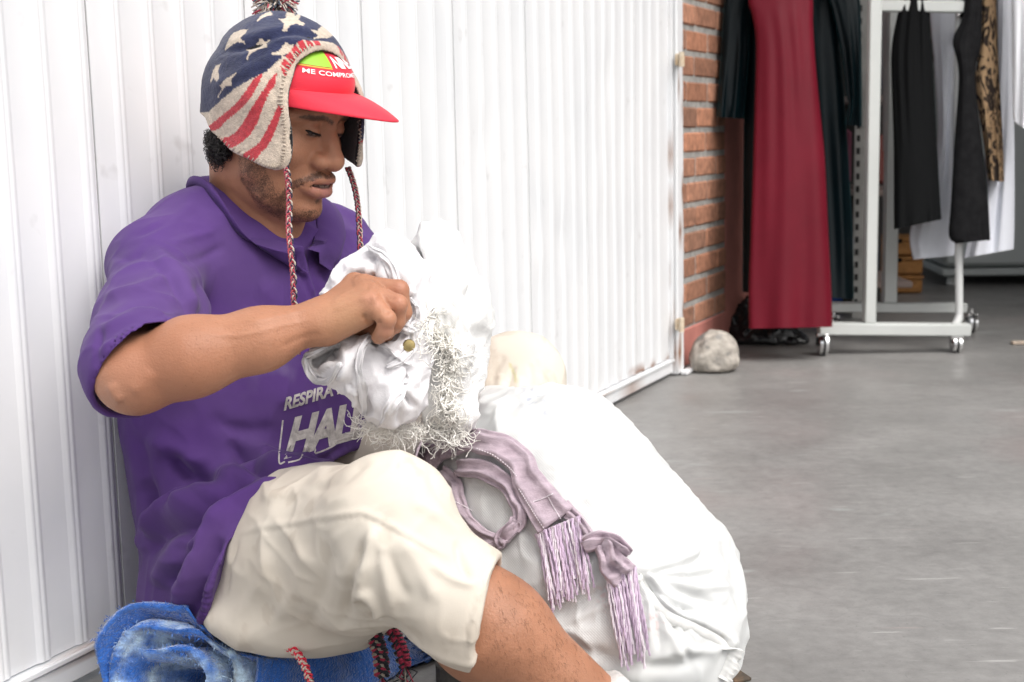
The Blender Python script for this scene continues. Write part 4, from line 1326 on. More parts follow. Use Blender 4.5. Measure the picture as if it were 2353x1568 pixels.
for i in range(len(ps) - 1):
    if np.linalg.norm(ps[i + 1] - ps[i]) < 0.03 and ps[i][0] < 5: mb.tube([ps[i], ps[i + 1]], 0.0007, 5, col=(0.40, 0.34, 0.28))
mb.build('stitching', YARN, hato, smooth=True, usecol=True)

# red visor cap under the hat
cap = empty('visor_cap', HC + HR @ np.array([0.09, 0, 0.06]), 'bright red visor cap with green and white print under the knit hat', 'cap')
CAPR = mat('red_cotton', (0.72, 0.028, 0.055), 0.6, 14, 0.06, 0.12, 600, spec=0.3, sheen=0.15)
CE_C, CE_R = np.array([-0.002, 0, 0.043]), np.array([0.1025, 0.0785, 0.073])
ZB = 0.051
G = []
for zk in np.linspace(0, 1, 16):
    row = []
    for t in np.linspace(rad(-100), rad(100), 60):
        z_ = ZB + zk * 0.062
        k_ = math.sqrt(max(0.02, 1 - ((z_ - CE_C[2]) / CE_R[2]) ** 2))
        bulge = 0.006 * math.sin(math.pi * min(1, zk * 1.3)) * max(0, math.cos(t))
        row.append(H(CE_C[0] + (CE_R[0] * k_ + bulge) * math.cos(t), CE_R[1] * k_ * math.sin(t) * 1.02, z_ - 0.014 * (1 - math.cos(t)) * (1 - zk)))
    G.append(row)
b = MB(); b.grid(G)
G2 = np.array(G); ctr = H(0, 0, 0.04)
G2 = G2 - norm(G2 - ctr) * 0.002
b.grid(G2[::-1])
cro = b.build('front_panel', CAPR, cap, smooth=True)
# brim: a curved sheet with thickness
def brim(s_, t, o):
    """s_ 0 at the band, 1 at the edge; t the angle round the brow"""
    x0, y0 = CE_C[0] + CE_R[0] * 0.985 * math.cos(t), CE_R[1] * 1.0 * math.sin(t)
    z0 = ZB - 0.014 * (1 - math.cos(t))
    L = 0.078 * max(0.0, math.cos(t * 1.15)) ** 0.8 + 0.003
    if t < 0: L = 0.003 + (L - 0.003) * max(0.0, 1 - 0.42 * min(1, (-t / rad(60))) ** 1.2)
    x = x0 + L * s_; y = y0 * (1 + 0.03 * s_)
    z = z0 - 0.005 * s_ - (0.20 if y > 0 else 0.06) * s_ * (y * y) / 0.08 - 0.007 * s_ * s_ + 0.010 * s_ * (1 - s_)
    return H(x, y, z + o)
ts = np.linspace(rad(-76), rad(76), 70); ss = np.linspace(0, 1, 18)
b = MB()
top = [[brim(s_, t, 0.0015) for t in ts] for s_ in ss]; bot = [[brim(s_, t, -0.0012) for t in ts] for s_ in ss]
rim_ = [[brim(1.0 + 0.012 * math.sin(a), t, 0.0015 * math.cos(a)) for t in ts] for a in np.linspace(0, math.pi, 5)]
b.grid(top + rim_[1:4] + bot[::-1])
bro = b.build('brim', CAPR, cap, smooth=True)
b = MB()
b.tube([brim(0.0, t, 0.0022) for t in ts], 0.0012, 6)
b.build('brim_seam', CAPR, cap, smooth=True)
# print on the front panel, laid in panel coordinates
def panel(a, h):
    t = a; zk = h
    z_ = ZB + zk * 0.062
    k_ = math.sqrt(max(0.02, 1 - ((z_ - CE_C[2]) / CE_R[2]) ** 2))
    bulge = 0.006 * math.sin(math.pi * min(1, zk * 1.3)) * max(0, math.cos(t))
    return H(CE_C[0] + (CE_R[0] * k_ + bulge + 0.0008) * math.cos(t), (CE_R[1] * k_ + 0.0008) * math.sin(t) * 1.02, z_ - 0.014 * (1 - math.cos(t)) * (1 - zk))
GREENP = mat('green_print', (0.30, 0.58, 0.045), 0.5); WHITEP = mat('white_print', (0.85, 0.85, 0.85), 0.5); YELP = mat('yellow_edge', (0.75, 0.42, 0.05), 0.5)
A0, A1, A2 = rad(-50), rad(-16), rad(38)
b = MB(); b.grid([[panel(a, h) for h in np.linspace(0.50, 1.0, 8)] for a in np.linspace(A0, A1, 12)]); b.build('green_patch', GREENP, cap, smooth=True)
b = MB(); b.grid([[panel(a, h) for h in np.linspace(0.475, 1.0, 8)] for a in (A0 - rad(1.2), A0 - rad(0.2))]); b.grid([[panel(a, h) for h in (0.47, 0.49)] for a in np.linspace(A0, A1, 12)]); b.build('patch_edge', YELP, cap)
def panel_text(mb, txt, a0, a1, h0, h1, bold=0.05, shear=0.0, space=1.0):
    V, Fc = text_mesh(txt, 1.0, bold, shear, space)
    x0, x1, y0, y1 = V[:, 0].min(), V[:, 0].max(), V[:, 1].min(), V[:, 1].max()
    out = []
    for v in V:
        p_ = panel(a0 + (a1 - a0) * (v[0] - x0) / (x1 - x0), h0 + (h1 - h0) * (v[1] - y0) / (y1 - y0))
        out.append(p_ + norm(p_ - ctr) * 0.0006)
    mb.add(out, Fc)
mb = MB()
panel_text(mb, 'ME COMPROMETO', rad(-45), rad(30), 0.35, 0.43, 0.012)
panel_text(mb, 'NIÑEZ', rad(-12), rad(30), 0.50, 0.72, 0.025, space=0.9)
panel_text(mb, 'POR LA', rad(-14), rad(30), 0.80, 0.97, 0.025, space=0.9)
panel_text(mb, 'municipio', rad(-46), rad(-19), 0.74, 0.85, 0.05)
mb.build('lettering', WHITEP, cap)

# eye: lash line and the sliver of eye under the lowered lid
FACE = Surf((BV, BQ))
mb = MB()
for off in (0.0, 0.8):
    ln = spline([(702, 299.5 + off), (711, 301.5 + off), (719.5, 305.5 + off), (729, 308.5 + off), (737.5, 311 + off)], 20)
    mb.tube([FACE.p(u, v, 0.0004) for u, v in ln], 0.0009 * np.sin(np.linspace(0.5, 2.8, 20)) + 0.0003, 6)
for k in range(9):
    u, v = spline([(706, 301), (719.5, 306.5), (736, 311.5)], 9)[k]
    mb.tube([FACE.p(u, v, 0.0006), FACE.p(u + 1.5, v + 2.5, 0.0035), FACE.p(u + 3.0, v + 4.5, 0.005)], [0.0004, 0.0003, 0.0001], 4)
mb.build('eyelashes', mat('lash', (0.008, 0.006, 0.006), 0.6), man, smooth=True)
up_ = spline([(704, 301), (711, 303), (719.5, 307), (729, 310), (737, 312)], 16); lo_ = spline([(704, 302.5), (710, 309), (718, 313.5), (727, 314.5), (737, 312.5)], 16)
mb = MB(); mb.grid([[FACE.p(*(a_ * (1 - t) + b_ * t), 0.0005) for t in (0, 0.33, 0.66, 1)] for a_, b_ in zip(up_, lo_)])
eyo = mb.build('eye', mat('eye_dark', (0.045, 0.025, 0.018), 0.15, spec=0.6), man, smooth=True)
# curls of hair under the hat at the nape
mb = MB()
NAPE = [(474, 300), (486, 303), (530, 345), (520, 362), (500, 392), (488, 386), (476, 352)]
kk = 0
while kk < 520:
    u, v = rr.uniform(470, 532), rr.uniform(298, 394)
    if not inpoly(np.array([[u, v]]), NAPE)[0]: continue
    kk += 1
    fade = max(0.0, (v - 350) / 45)
    if rr.random() < fade: continue
    c = FACE.p(u, v, rr.uniform(0.0, 0.008)) if FACE.hit(u, v) else P(u, v, 1.885 + rr.uniform(-0.02, 0.02)); r_ = rr.uniform(0.003, 0.0075) * (1 - 0.4 * fade)
    a = norm(np.array([rr.gauss(0, 1) for _ in range(3)])); b_ = norm(np.cross(a, [0.3, 0.5, 0.8])); a = np.cross(b_, a)
    ph = rr.random() * 6.28
    pts = [c + a * r_ * math.cos(ph + t) + b_ * r_ * math.sin(ph + t) + np.array([0.2, -0.6, -0.5]) * 0.001 * t for t in np.linspace(0, 5.0, 10)]
    mb.tube(pts, 0.00042, 3)
mb.build('hair', mat('black_hair', (0.012, 0.010, 0.010), 0.4, spec=0.5), man, smooth=True)
# ------------------------------------------------------------------ sacks, cloth, scarf, blanket, boots
def c3(*a): return [(660.7 + x * .3847, 488.3 + y * .3847) for x, y in a]
def c4(*a): return [(947.9 + x * .3956, 947.9 + y * .3956) for x, y in a]
def inflate(poly, d0, T, w, tilt=(0, 0), ctr=None):
    """pillow of half thickness T over an outline seen from the front, rounded over w metres"""
    poly = np.asarray(poly, float); c = poly.mean(0) if ctr is None else np.asarray(ctr)
    s = d0 / FPX
    def f(p):
        uv, d = pix(p)
        sd = poly_sd(uv, poly) * s
        z = d - d0 - (uv[:, 0] - c[0]) * s * tilt[0] - (uv[:, 1] - c[1]) * s * tilt[1]
        k = w / T
        return np.sqrt(np.maximum(sd + w, 0) ** 2 + (z * k) ** 2) * 1.0 - w if k <= 1 else (np.sqrt((np.maximum(sd + w, 0)) ** 2 + (z * k) ** 2) - w) / k
    return f

# big stuffed woven sack
SK = [P(1125, 1050, 1.83), P(1228, 1128, 1.785), P(1320, 1248, 1.73), P(1405, 1375, 1.665)]
def big_sack(p):
    d = chain(p, SK, [0.084, 0.130, 0.138, 0.145], 0.06)
    d = smin(d, ell(p, P(1500, 1440, 1.64), (0.102, 0.12, 0.100)), 0.05)
    d = smin(d, ell(p, P(1540, 1290, 1.70), (0.055, 0.08, 0.050)), 0.06)
    return smax(d, -(p[:, 2] - 0.004), 0.02)
g0 = (1472, 1316)
SACK_FOLDS = [
 ([g0, (1541, 1407), (1601, 1435), (1660, 1467), (1672, 1492), (1652, 1553)], 0.007, 7, 's'),
 ([g0, (1500, 1350), (1545, 1385), (1610, 1410)], -0.008, 6), ([g0, (1557, 1328), (1660, 1316)], -0.006, 6), ([g0, (1540, 1345), (1640, 1360)], 0.005, 8),
 ([g0, (1520, 1310), (1600, 1290), (1640, 1225)], -0.005, 7), ([g0, (1560, 1290), (1620, 1260)], 0.005, 9), ([g0, (1510, 1400), (1514, 1500)], -0.007, 7), ([g0, (1495, 1400), (1490, 1500)], 0.004, 8),
 ([g0, (1530, 1430), (1570, 1520)], 0.005, 9), ([g0, (1545, 1440), (1600, 1540)], -0.004, 8), ([g0, (1600, 1370), (1680, 1400)], -0.005, 8), ([g0, (1610, 1345), (1700, 1350)], 0.004, 8),
 ([(1310, 1480), (1420, 1520), (1560, 1530), (1640, 1500)], -0.006, 16), ([(1250, 1380), (1330, 1330), (1390, 1270)], 0.004, 14), ([(1270, 1420), (1350, 1370), (1430, 1330)], -0.0035, 9), ([(1290, 1440), (1370, 1400), (1440, 1370)], 0.003, 9),
 ([(1180, 1190), (1230, 1240), (1270, 1320)], -0.004, 14), ([(1340, 1040), (1420, 1110), (1500, 1180)], 0.004, 26), ([(1440, 1100), (1520, 1180), (1560, 1260)], -0.004, 24),
 ([(1120, 1000), (1200, 960), (1280, 940)], 0.004, 20), ([(1290, 890), (1340, 960), (1420, 1020)], -0.003, 18), ([(1500, 1090), (1600, 1190), (1660, 1280)], 0.003, 18),
]
def sack_post(V, Q, N):
    V = folds(V, N, SACK_FOLDS)
    return V + N * (fbm(V * 11, 3, 90) * 0.0042 + wrinkle(V, (17, 17, 17), 0.0050, 93) + fbm(V * 45, 2, 91) * 0.0010)[:, None]
def woven(name, col, sc=260):
    m = mat(name, col, 0.55, 9, 0.05, spec=0.35, attr='Col')
    nt = m.node_tree; b = nt.nodes['Principled BSDF']
    tc = nt.nodes.new('ShaderNodeTexCoord')
    mp = nt.nodes.new('ShaderNodeMapping'); mp.inputs['Rotation'].default_value = (0.5, 0.75, 0.3)
    nt.links.new(tc.outputs['Object'], mp.inputs[0])
    h = None
    for d_ in ('X', 'Z'):
        w = nt.nodes.new('ShaderNodeTexWave'); w.bands_direction = d_; w.inputs['Scale'].default_value = sc / 6.3
        w.inputs['Distortion'].default_value = 1.2; w.inputs['Detail'].default_value = 1; w.inputs['Detail Scale'].default_value = 0.6
        nt.links.new(mp.outputs[0], w.inputs['Vector'])
        if h is None: h = w.outputs['Fac']
        else:
            a = nt.nodes.new('ShaderNodeMath'); a.operation = 'MULTIPLY'
            nt.links.new(h, a.inputs[0]); nt.links.new(w.outputs['Fac'], a.inputs[1]); h = a.outputs[0]
    bp = nt.nodes.new('ShaderNodeBump'); bp.inputs['Strength'].default_value = 0.26; bp.inputs['Distance'].default_value = 0.0015
    nt.links.new(h, bp.inputs['Height']); nt.links.new(bp.outputs[0], b.inputs['Normal'])
    return m
SACKM = woven('woven_plastic', (0.82, 0.83, 0.83), 860)
def sack_col(V, N):
    C = np.tile(np.array([0.63, 0.64, 0.635]), (len(V), 1))
    w = np.clip(fbm(V * 14, 4, 92) - 0.15, 0, 0.5)[:, None] * 0.5
    C = C * (1 - w) + w * np.array([0.62, 0.61, 0.58])
    uv, d = pix(V)
    for c, r, k, cc, s_ in (((1222, 915), 26, 0.55, (0.25, 0.28, 0.42), 93), ((1262, 938), 22, 0.5, (0.25, 0.28, 0.42), 94), ((1440, 1035), 26, 0.4, (0.4, 0.42, 0.5), 95), ((1520, 1080), 40, 0.25, (0.45, 0.45, 0.5), 95),
                           ((1500, 1430), 24, 0.5, (0.55, 0.22, 0.22), 96), ((1390, 1370), 26, 0.35, (0.55, 0.25, 0.25), 97), ((1660, 1470), 25, 0.3, (0.5, 0.46, 0.4), 98)):
        w = np.exp(-(((uv - np.array(c)) / r) ** 2).sum(1)) * (fbm(V * np.array([210, 210, 420]), 2, s_) > 0.25) * k
        C = C * (1 - w[:, None]) + w[:, None] * np.array(cc)
    w = np.clip(1 - V[:, 2] / 0.09, 0, 1)[:, None] * 0.25
    return C * (1 - w) + w * np.array([0.50, 0.47, 0.42])
lo, hi = bounds(SK, 0.24)
sacko, KV, KQ, KN = body_mesh('stuffed_sack', big_sack, lo, hi, 0.0034, SACKM, None, sack_post, sack_col)
tag(sacko, 'large bulging white woven sack on the floor between the man\'s legs', 'sack')
SACKS = Surf((KV, KQ))
# stitched lip of the sack mouth
lip = spline([g0, (1505, 1368), (1541, 1405), (1601, 1433), (1658, 1464), (1673, 1490), (1664, 1525), (1650, 1556)], 60)
G = []
for i, (u, v) in enumerate(lip):
    p0 = SACKS.p(u, v); n_ = SACKS.n(u, v)
    t_ = norm(SACKS.p(*lip[min(i + 1, 59)]) - SACKS.p(*lip[max(i - 1, 0)])); s_ = norm(np.cross(t_, n_)); s_ = s_ * np.sign(s_ @ -UPZ if abs(s_ @ UPZ) > 0.2 else s_ @ R0)
    wv = 0.014 * (1 - 0.5 * math.exp(-i / 6)) + 0.0025 * math.sin(i * 2.1) + 0.002 * math.sin(i * 0.9)
    G.append([p0 + n_ * 0.0005, p0 + n_ * 0.006 + s_ * wv * 0.3, p0 + n_ * 0.0075 + s_ * wv, p0 + n_ * 0.006 + s_ * wv * 1.02, p0 + n_ * 0.003 + s_ * wv * 0.35])
mb = MB(); mb.grid(G)
o = mb.build('stitched_mouth', SACKM, sacko, smooth=True); setcol(o.data, np.tile(np.array([0.80, 0.80, 0.78]), (len(o.data.vertices), 1)))

# small woven sack with a frayed rim (back of the bundle)
W_OUT = c3((780,95),(800,65),(850,58),(910,70),(965,95),(1010,140),(1050,205),(1085,240),(1115,290),(1140,350),(1158,420),(1190,500),(1212,590),(1212,660),(1196,750),(1195,850),(1180,950),(1150,1050),(1118,1130),(1128,1210),(1100,1285),(1040,1320),(960,1330),(880,1310),(800,1250),(780,1100),(790,900),(800,700),(790,500),(770,300),(745,185))
wf = inflate(W_OUT, 1.665, 0.060, 0.05, tilt=(0.30, 0.0))
def small_sack(p): return near(p, P(1000, 770, 1.665), 0.36, wf)
SS_F = [(c3((800, 70), (830, 200), (870, 360), (880, 560), (860, 760)), 0.010, 12), (c3((1050, 230), (1060, 420), (1070, 600), (1110, 760), (1120, 920)), -0.010, 12, 's'),
        (c3((940, 130), (960, 330), (985, 560), (1000, 760)), -0.006, 14), (c3((980, 100), (1030, 300), (1050, 500)), 0.005, 14), (c3((1110, 320), (1150, 520), (1150, 760)), 0.006, 16), (c3((1120, 920), (1070, 970), (1080, 1150)), -0.009, 9),
        (c3((1010, 780), (1040, 900), (1030, 1100)), 0.006, 14), (c3((900, 560), (930, 760), (920, 1000)), -0.005, 14), (c3((1180, 620), (1140, 900), (1090, 1180)), -0.004, 10)]
def ss_post(V, Q, N):
    V = folds(V, N, SS_F)
    return V + N * (fbm(V * 24, 3, 100) * 0.0022 + wrinkle(V, (26, 26, 14), 0.0060, 102) + fbm(V * 90, 2, 101) * 0.0010)[:, None]
lo, hi = bounds([P(u, v, 1.665) for u, v in W_OUT], 0.11)
smallo, LV, LQ, LN = body_mesh('frayed_sack', small_sack, lo, hi, 0.003, SACKM, None, ss_post, lambda V, N: np.tile(np.array([0.78, 0.78, 0.77]), (len(V), 1)) * (1 + 0.03 * fbm(V * 50, 2, 5)[:, None]))
tag(smallo, 'small white woven sack with frayed strands held against the man\'s knees', 'sack')

# white jeans bunched in his hands
J_OUT = c3((590,105),(660,140),(740,190),(800,235),(840,290),(865,360),(872,470),(880,580),(872,700),(855,860),(842,1000),(830,1150),(740,1235),(655,1290),(600,1285),(560,1268),(480,1250),(440,1190),(425,1130),(415,1000),(430,850),(470,740),(420,720),(330,640),(240,540),(180,492),(225,430),(330,310),(420,255),(480,210),(540,150))
L_OUT = c3((98,890),(140,838),(200,800),(270,765),(350,740),(430,730),(500,790),(520,900),(500,1000),(470,1100),(430,1135),(340,1100),(250,1050),(180,1000),(130,962))
jf = inflate(J_OUT, 1.600, 0.052, 0.045, tilt=(0.1, -0.12)); lf = inflate(L_OUT, 1.565, 0.040, 0.030, tilt=(0.0, 0.1))
op1 = inflate(c3((140, 880), (200, 840), (290, 800), (340, 800), (300, 880), (240, 910), (190, 945), (150, 925)), 1.535, 0.034, 0.008)
hole = inflate(c3((500, 650), (600, 640), (690, 650), (700, 700), (640, 745), (560, 745), (520, 720)), 1.53, 0.05, 0.01)
def jeans(p):
    def f(q):
        d = smin(jf(q), lf(q), 0.02)
        d = smax(d, -op1(q), 0.006)
        # pushed in around the hand
        hd = near(q, P(835, 705, 1.54), 0.16, hand)
        return smax(d, -(hd - 0.0035), 0.01)
    return near(p, P(850, 770, 1.6), 0.36, f)
J_F = [(c3((490, 215), (520, 300), (510, 380), (500, 400)), -0.007, 9), (c3((500, 210), (590, 260), (640, 360), (700, 480), (740, 560)), 0.007, 9, 's'), (c3((600, 180), (720, 260), (860, 350)), -0.003, 5),
       (c3((700, 460), (745, 520), (760, 600), (700, 680), (690, 690)), 0.008, 8), (c3((740, 490), (790, 560), (850, 590)), -0.007, 9), (c3((720, 540), (750, 640), (730, 690)), -0.007, 6),
       (c3((510, 650), (450, 760), (390, 860), (330, 960), (300, 1040)), 0.009, 10), (c3((470, 770), (440, 880), (420, 1000), (430, 1130), (470, 1230)), -0.012, 7, 's'), (c3((440, 850), (440, 1000), (450, 1120)), 0.007, 6),
       (c3((480, 775), (560, 790), (640, 850), (725, 910)), -0.004, 4, 'c'), (c3((740, 720), (690, 790), (640, 860), (600, 900)), 0.006, 6), (c3((620, 700), (640, 690), (700, 680), (745, 715)), 0.007, 6),
       (c3((725, 910), (720, 990), (680, 1060)), -0.010, 7), (c3((680, 1060), (670, 1160), (655, 1280)), -0.007, 6), (c3((680, 1075), (730, 1130), (740, 1170)), -0.010, 7), (c3((600, 1000), (620, 1100), (650, 1200)), 0.006, 14), (c3((500, 1010), (480, 1130), (520, 1230)), -0.005, 10),
       (c3((740, 700), (755, 850), (735, 920)), -0.004, 4), (c3((820, 700), (800, 850), (790, 1000)), 0.005, 12), (c3((330, 320), (420, 330), (480, 300)), 0.004, 10), (c3((240, 440), (330, 420), (400, 400)), -0.006, 8), (c3((230, 430), (260, 490), (300, 520)), -0.008, 6),
       (c3((140, 870), (230, 800), (330, 760)), 0.005, 7), (c3((180, 950), (250, 900), (330, 800)), 0.007, 6), (c3((260, 1040), (330, 1030), (420, 1000)), -0.005, 12), (c3((345, 1020), (420, 1060), (440, 1090)), -0.003, 3), (c3((850, 600), (800, 680), (770, 700)), -0.005, 8)]
def j_post(V, Q, N):
    V = folds(V, N, J_F)
    V = V + N * (fbm(V * 20, 3, 110) * 0.0018 + wrinkle(V @ np.array([[0.8, 0, 0.6], [0, 1, 0], [-0.6, 0, 0.8]]), (34, 24, 15), 0.0065, 111, 0.5))[:, None]
    return smooth_v(V, Q, 1, 0.3)
def j_col(V, N):
    C = np.tile(np.array([0.74, 0.725, 0.74]), (len(V), 1))
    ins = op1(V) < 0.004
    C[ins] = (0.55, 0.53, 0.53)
    return C * (1 + 0.02 * fbm(V * 60, 2, 3)[:, None])
DENIM = mat('white_denim', (0.8, 0.79, 0.8), 0.85, 40, 0.03, 0.2, 600, spec=0.15, attr='Col')
lo, hi = bounds([P(u, v, 1.6) for u, v in J_OUT + L_OUT], 0.09)
jeanso, JV, JQ, JN = body_mesh('jeans', jeans, lo, hi, 0.0026, DENIM, None, j_post, j_col)
tag(jeanso, 'crumpled white jeans with brass button in the man\'s hands', 'jeans')
JS = Surf((JV, JQ), (LV, LQ))
def strip(mb, uvs, widths, h, surf, lift=0.004, n=60, ph=0.0, twist=None, nfold=2):
    c = spline(uvs, n); w = np.interp(np.linspace(0, 1, n), np.linspace(0, 1, len(widths)), widths)
    C3 = np.array([surf.p(u, v, 0.0) for u, v in c]); NN = np.array([surf.n(u, v) for u, v in c])
    for _ in range(4):
        C3[1:-1] = 0.5 * C3[1:-1] + 0.25 * (C3[:-2] + C3[2:]); NN[1:-1] = norm(0.5 * NN[1:-1] + 0.25 * (NN[:-2] + NN[2:]))
    NN = norm(0.65 * NN + 0.35 * norm(CAM - C3)) 
    T = norm(np.gradient(C3, axis=0)); S = norm(np.cross(T, NN))
    rows = []
    for i in range(n):
        row = []
        s_ = w[i] * (C3[i] - CAM) @ F / FPX / 2
        for k in range(28):
            a = 2 * math.pi * k / 28
            x = math.cos(a); y = math.sin(a)
            fold_ = 0.42 * math.sin(x * math.pi * nfold + ph + i * 0.06) + 0.30 * math.sin(x * 11 + i * 0.10 + ph) + 0.2 * math.sin(i * 0.5 + x * 3)
            row.append(C3[i] + S[i] * s_ * np.sign(x) * abs(x) ** 0.8 + NN[i] * (lift + h * (0.55 + (0.5 * abs(y) ** 0.6 * np.sign(y)) + (fold_ * (1 - x * x) * (0.9 if y > 0 else 0.4)))))
        rows.append(row)
    mb.grid(rows, closed_v=True)
    b_ = len(mb.V) - n * 28
    mb.Q.append([b_ + k for k in range(28)]); mb.Q.append([b_ + (n - 1) * 28 + k for k in range(27, -1, -1)])
    return C3, NN, S, w
JS1 = Surf((JV, JQ))
for nm_, path, wd, hh in (('waistband', ((600, 735), (640, 700), (700, 685), (745, 720), (742, 800), (700, 860), (640, 905), (590, 920)), [14, 20, 24, 26, 26, 22, 20, 10], 0.005),
        ('folded_leg', ((520, 668), (470, 750), (432, 850), (420, 980), (428, 1100), (470, 1215)), [12, 16, 18, 15, 14, 8], 0.008),
        ('folded_hem', ((500, 212), (570, 250), (630, 340), (665, 440), (720, 500)), [8, 20, 26, 22, 8], 0.006),
        ('folded_hem', ((330, 905), (250, 1000), (180, 985), (118, 925), (104, 880), (150, 838), (260, 778)), [10, 16, 22, 18, 14, 14, 8], 0.006),
        ('pocket_edge', ((480, 776), (560, 792), (640, 850), (722, 912)), [6, 9, 9, 6], 0.003),
        ('folded_hem', ((560, 1262), (600, 1180), (660, 1080), (715, 960)), [8, 26, 30, 10], 0.006),
        ('folded_hem', ((735, 505), (770, 590), (752, 670), (690, 700)), [6, 12, 12, 6], 0.005)):
    mb = MB(); strip(mb, c3(*path), wd, hh, JS1, lift=0.0, n=46, ph=1.0)
    o = mb.build(nm_, DENIM, jeanso, smooth=True); setcol(o.data, np.tile(np.array([0.76, 0.745, 0.76]), (len(o.data.vertices), 1)))
c = JS.p(*c3((720, 795))[0]); n_ = norm(CAM - c + 0.3 * R0); c = c + n_ * 0.004
mb = MB(); t1 = norm(np.cross(n_, UPZ)); t2 = np.cross(n_, t1)
mb.tube([c - n_ * 0.002, c + n_ * 0.002, c + n_ * 0.0035, c + n_ * 0.004], [0.0072, 0.0072, 0.0062, 0.003], 20)
mb.build('button', mat('brass', (0.42, 0.33, 0.15), 0.35, 60, 0.4, metal=1.0), jeanso, smooth=True, auto=40)
# frayed plastic strands
mb = MB(); rr = random.Random(21)
FS = Surf((JV, JQ), (LV, LQ), (XV, XQ), (KV, KQ))
def strand(a, an, L, d0, wob, follow):
    pts = []; w_ = np.array(a, float); n = 13; curl = rr.gauss(0, 0.12)
    for j in range(n):
        d_ = d0 if not follow else min(FS.d(w_[0], w_[1]), 1.75) - 0.002 - 0.010 * (j / n)
        pts.append(P(w_[0], w_[1], d_ - 0.012 * (j / n) * rr.random() * 0.4))
        an += rr.gauss(0, wob) * 1.6 + curl; w_ = w_ + np.array([math.cos(an), math.sin(an)]) * L / n
    pts = np.array(pts)
    if max(np.linalg.norm(np.diff(pts, axis=0), axis=1)) > 0.03: return
    pts[1:-1] = 0.5 * pts[1:-1] + 0.25 * (pts[:-2] + pts[2:])
    mb.tube(spline(pts, 24), rr.uniform(0.0005, 0.0011), 4, flat=0.45, cap=False)
src = spline(c3((885, 590), (890, 680), (930, 740), (985, 770), (1000, 860), (975, 940), (990, 1030), (970, 1110), (1010, 1200), (1050, 1290)), 200)
for k in range(380):
    a = src[rr.randrange(200)] + np.array([rr.gauss(-6, 7), rr.gauss(0, 5)])
    strand(a, rr.gauss(1.85, 0.42), rr.uniform(30, 85), 0, 0.22, True)
src = spline(c3((470, 1240), (560, 1280), (660, 1295), (760, 1285), (860, 1300), (960, 1320), (1040, 1320)), 200)
for k in range(430):
    a = src[rr.randrange(200)] + np.array([rr.gauss(0, 6), rr.gauss(0, 5)])
    an = rr.uniform(0.5, 2.9)
    if a[0] < 880: an = rr.uniform(1.4, 3.4)
    strand(a, an, rr.uniform(28, 75), 1.585 + rr.uniform(0, 0.06) + 0.00025 * (a[0] - 900), 0.30, False)
FRAY = mat('frayed_plastic', (0.92, 0.90, 0.85), 0.7, 80, 0.04, spec=0.1)
mb.build('frayed_strands', FRAY, smallo, smooth=True)

# lavender scarf draped over the sack
def fringe(mb, a, b_, e0, e1, surf, nst, r=0.0016, rnd=None, lift=0.006, wav=3):
    a, b_, e0, e1 = [np.array(x, float) for x in (a, b_, e0, e1)]
    for k in range(nst):
        f = (k + rnd.random()) / nst
        s_ = a * (1 - f) + b_ * f; e_ = e0 * (1 - f) + e1 * f + np.array([rnd.gauss(0, 7), rnd.gauss(0, 12)])
        pts = []
        ph = rnd.random() * 6; am = rnd.uniform(1.0, wav); lf_ = lift + 0.007 * rnd.random()
        side = np.array([rnd.gauss(0, 5), 0])
        for j in range(9):
            t = j / 8
            q = s_ * (1 - t) + e_ * t + np.array([am * math.sin(ph + t * 7) * t, 0]) + side * math.sin(t * math.pi)
            pts.append(P(q[0], q[1], min(surf.d(q[0], q[1]), 1.66) - lf_ * (1 - 0.25 * t)))
        pts = np.array(pts)
        if max(np.linalg.norm(np.diff(pts, axis=0), axis=1)) > 0.06: continue
        for _ in range(2): pts[1:-1] = 0.5 * pts[1:-1] + 0.25 * (pts[:-2] + pts[2:])
        rc = r * rnd.uniform(0.6, 1.15)
        pt = spline(pts, 26)
        col = [(0.52, 0.40, 0.53), (0.60, 0.48, 0.60), (0.68, 0.61, 0.66), (0.46, 0.35, 0.46)][rnd.randrange(4)]
        T_ = norm(np.gradient(pt, axis=0)); aa = norm(np.cross(T_, F)); bb = np.cross(T_, aa)
        for s2 in (0, math.pi):
            th_ = np.linspace(0, 22, 26) + s2
            mb.tube(pt + (aa * np.cos(th_)[:, None] + bb * np.sin(th_)[:, None]) * rc * 0.55, np.linspace(rc * 0.75, rc * 0.5, 26), 5, col=col, cap=False)
rr = random.Random(4)
SCARF = mat('lavender_wool', (0.43, 0.345, 0.395), 0.9, 60, 0.22, 0.35, 500, sheen=0.3, spec=0.08, stretch=(1, 1, 2.5))
mb = MB()
strip(mb, c4((20, 235), (110, 250), (190, 235), (290, 195)), [60, 60, 62, 50], 0.007, SACKS, lift=0.006, n=30)
strip(mb, c4((600, 690), (640, 620), (610, 520), (560, 430), (480, 370), (370, 330), (280, 330)), [34, 34, 36, 40, 48, 46, 40], 0.009, SACKS, ph=1.0)
strip(mb, c4((185, 360), (255, 430), (285, 530), (330, 640), (430, 720), (520, 755)), [44, 50, 56, 50, 40, 34], 0.009, SACKS, ph=2.0)
strip(mb, c4((560, 775), (540, 735), (590, 690), (630, 620)), [36, 38, 34, 30], 0.013, SACKS, n=24)
strip(mb, c4((165, 400), (150, 320), (200, 250), (300, 205), (420, 195), (540, 245), (650, 340), (720, 470), (850, 655)), [36, 44, 52, 54, 60, 66, 66, 78, 100], 0.009, SACKS, lift=0.010, n=90, ph=0.4, nfold=2)
strip(mb, c4((880, 560), (960, 640), (1030, 740), (1080, 790)), [40, 30, 34, 40], 0.009, SACKS, n=30)
strip(mb, c4((1020, 790), (1090, 770), (1180, 790), (1240, 850)), [36, 48, 46, 34], 0.018, SACKS, lift=0.006, n=36)
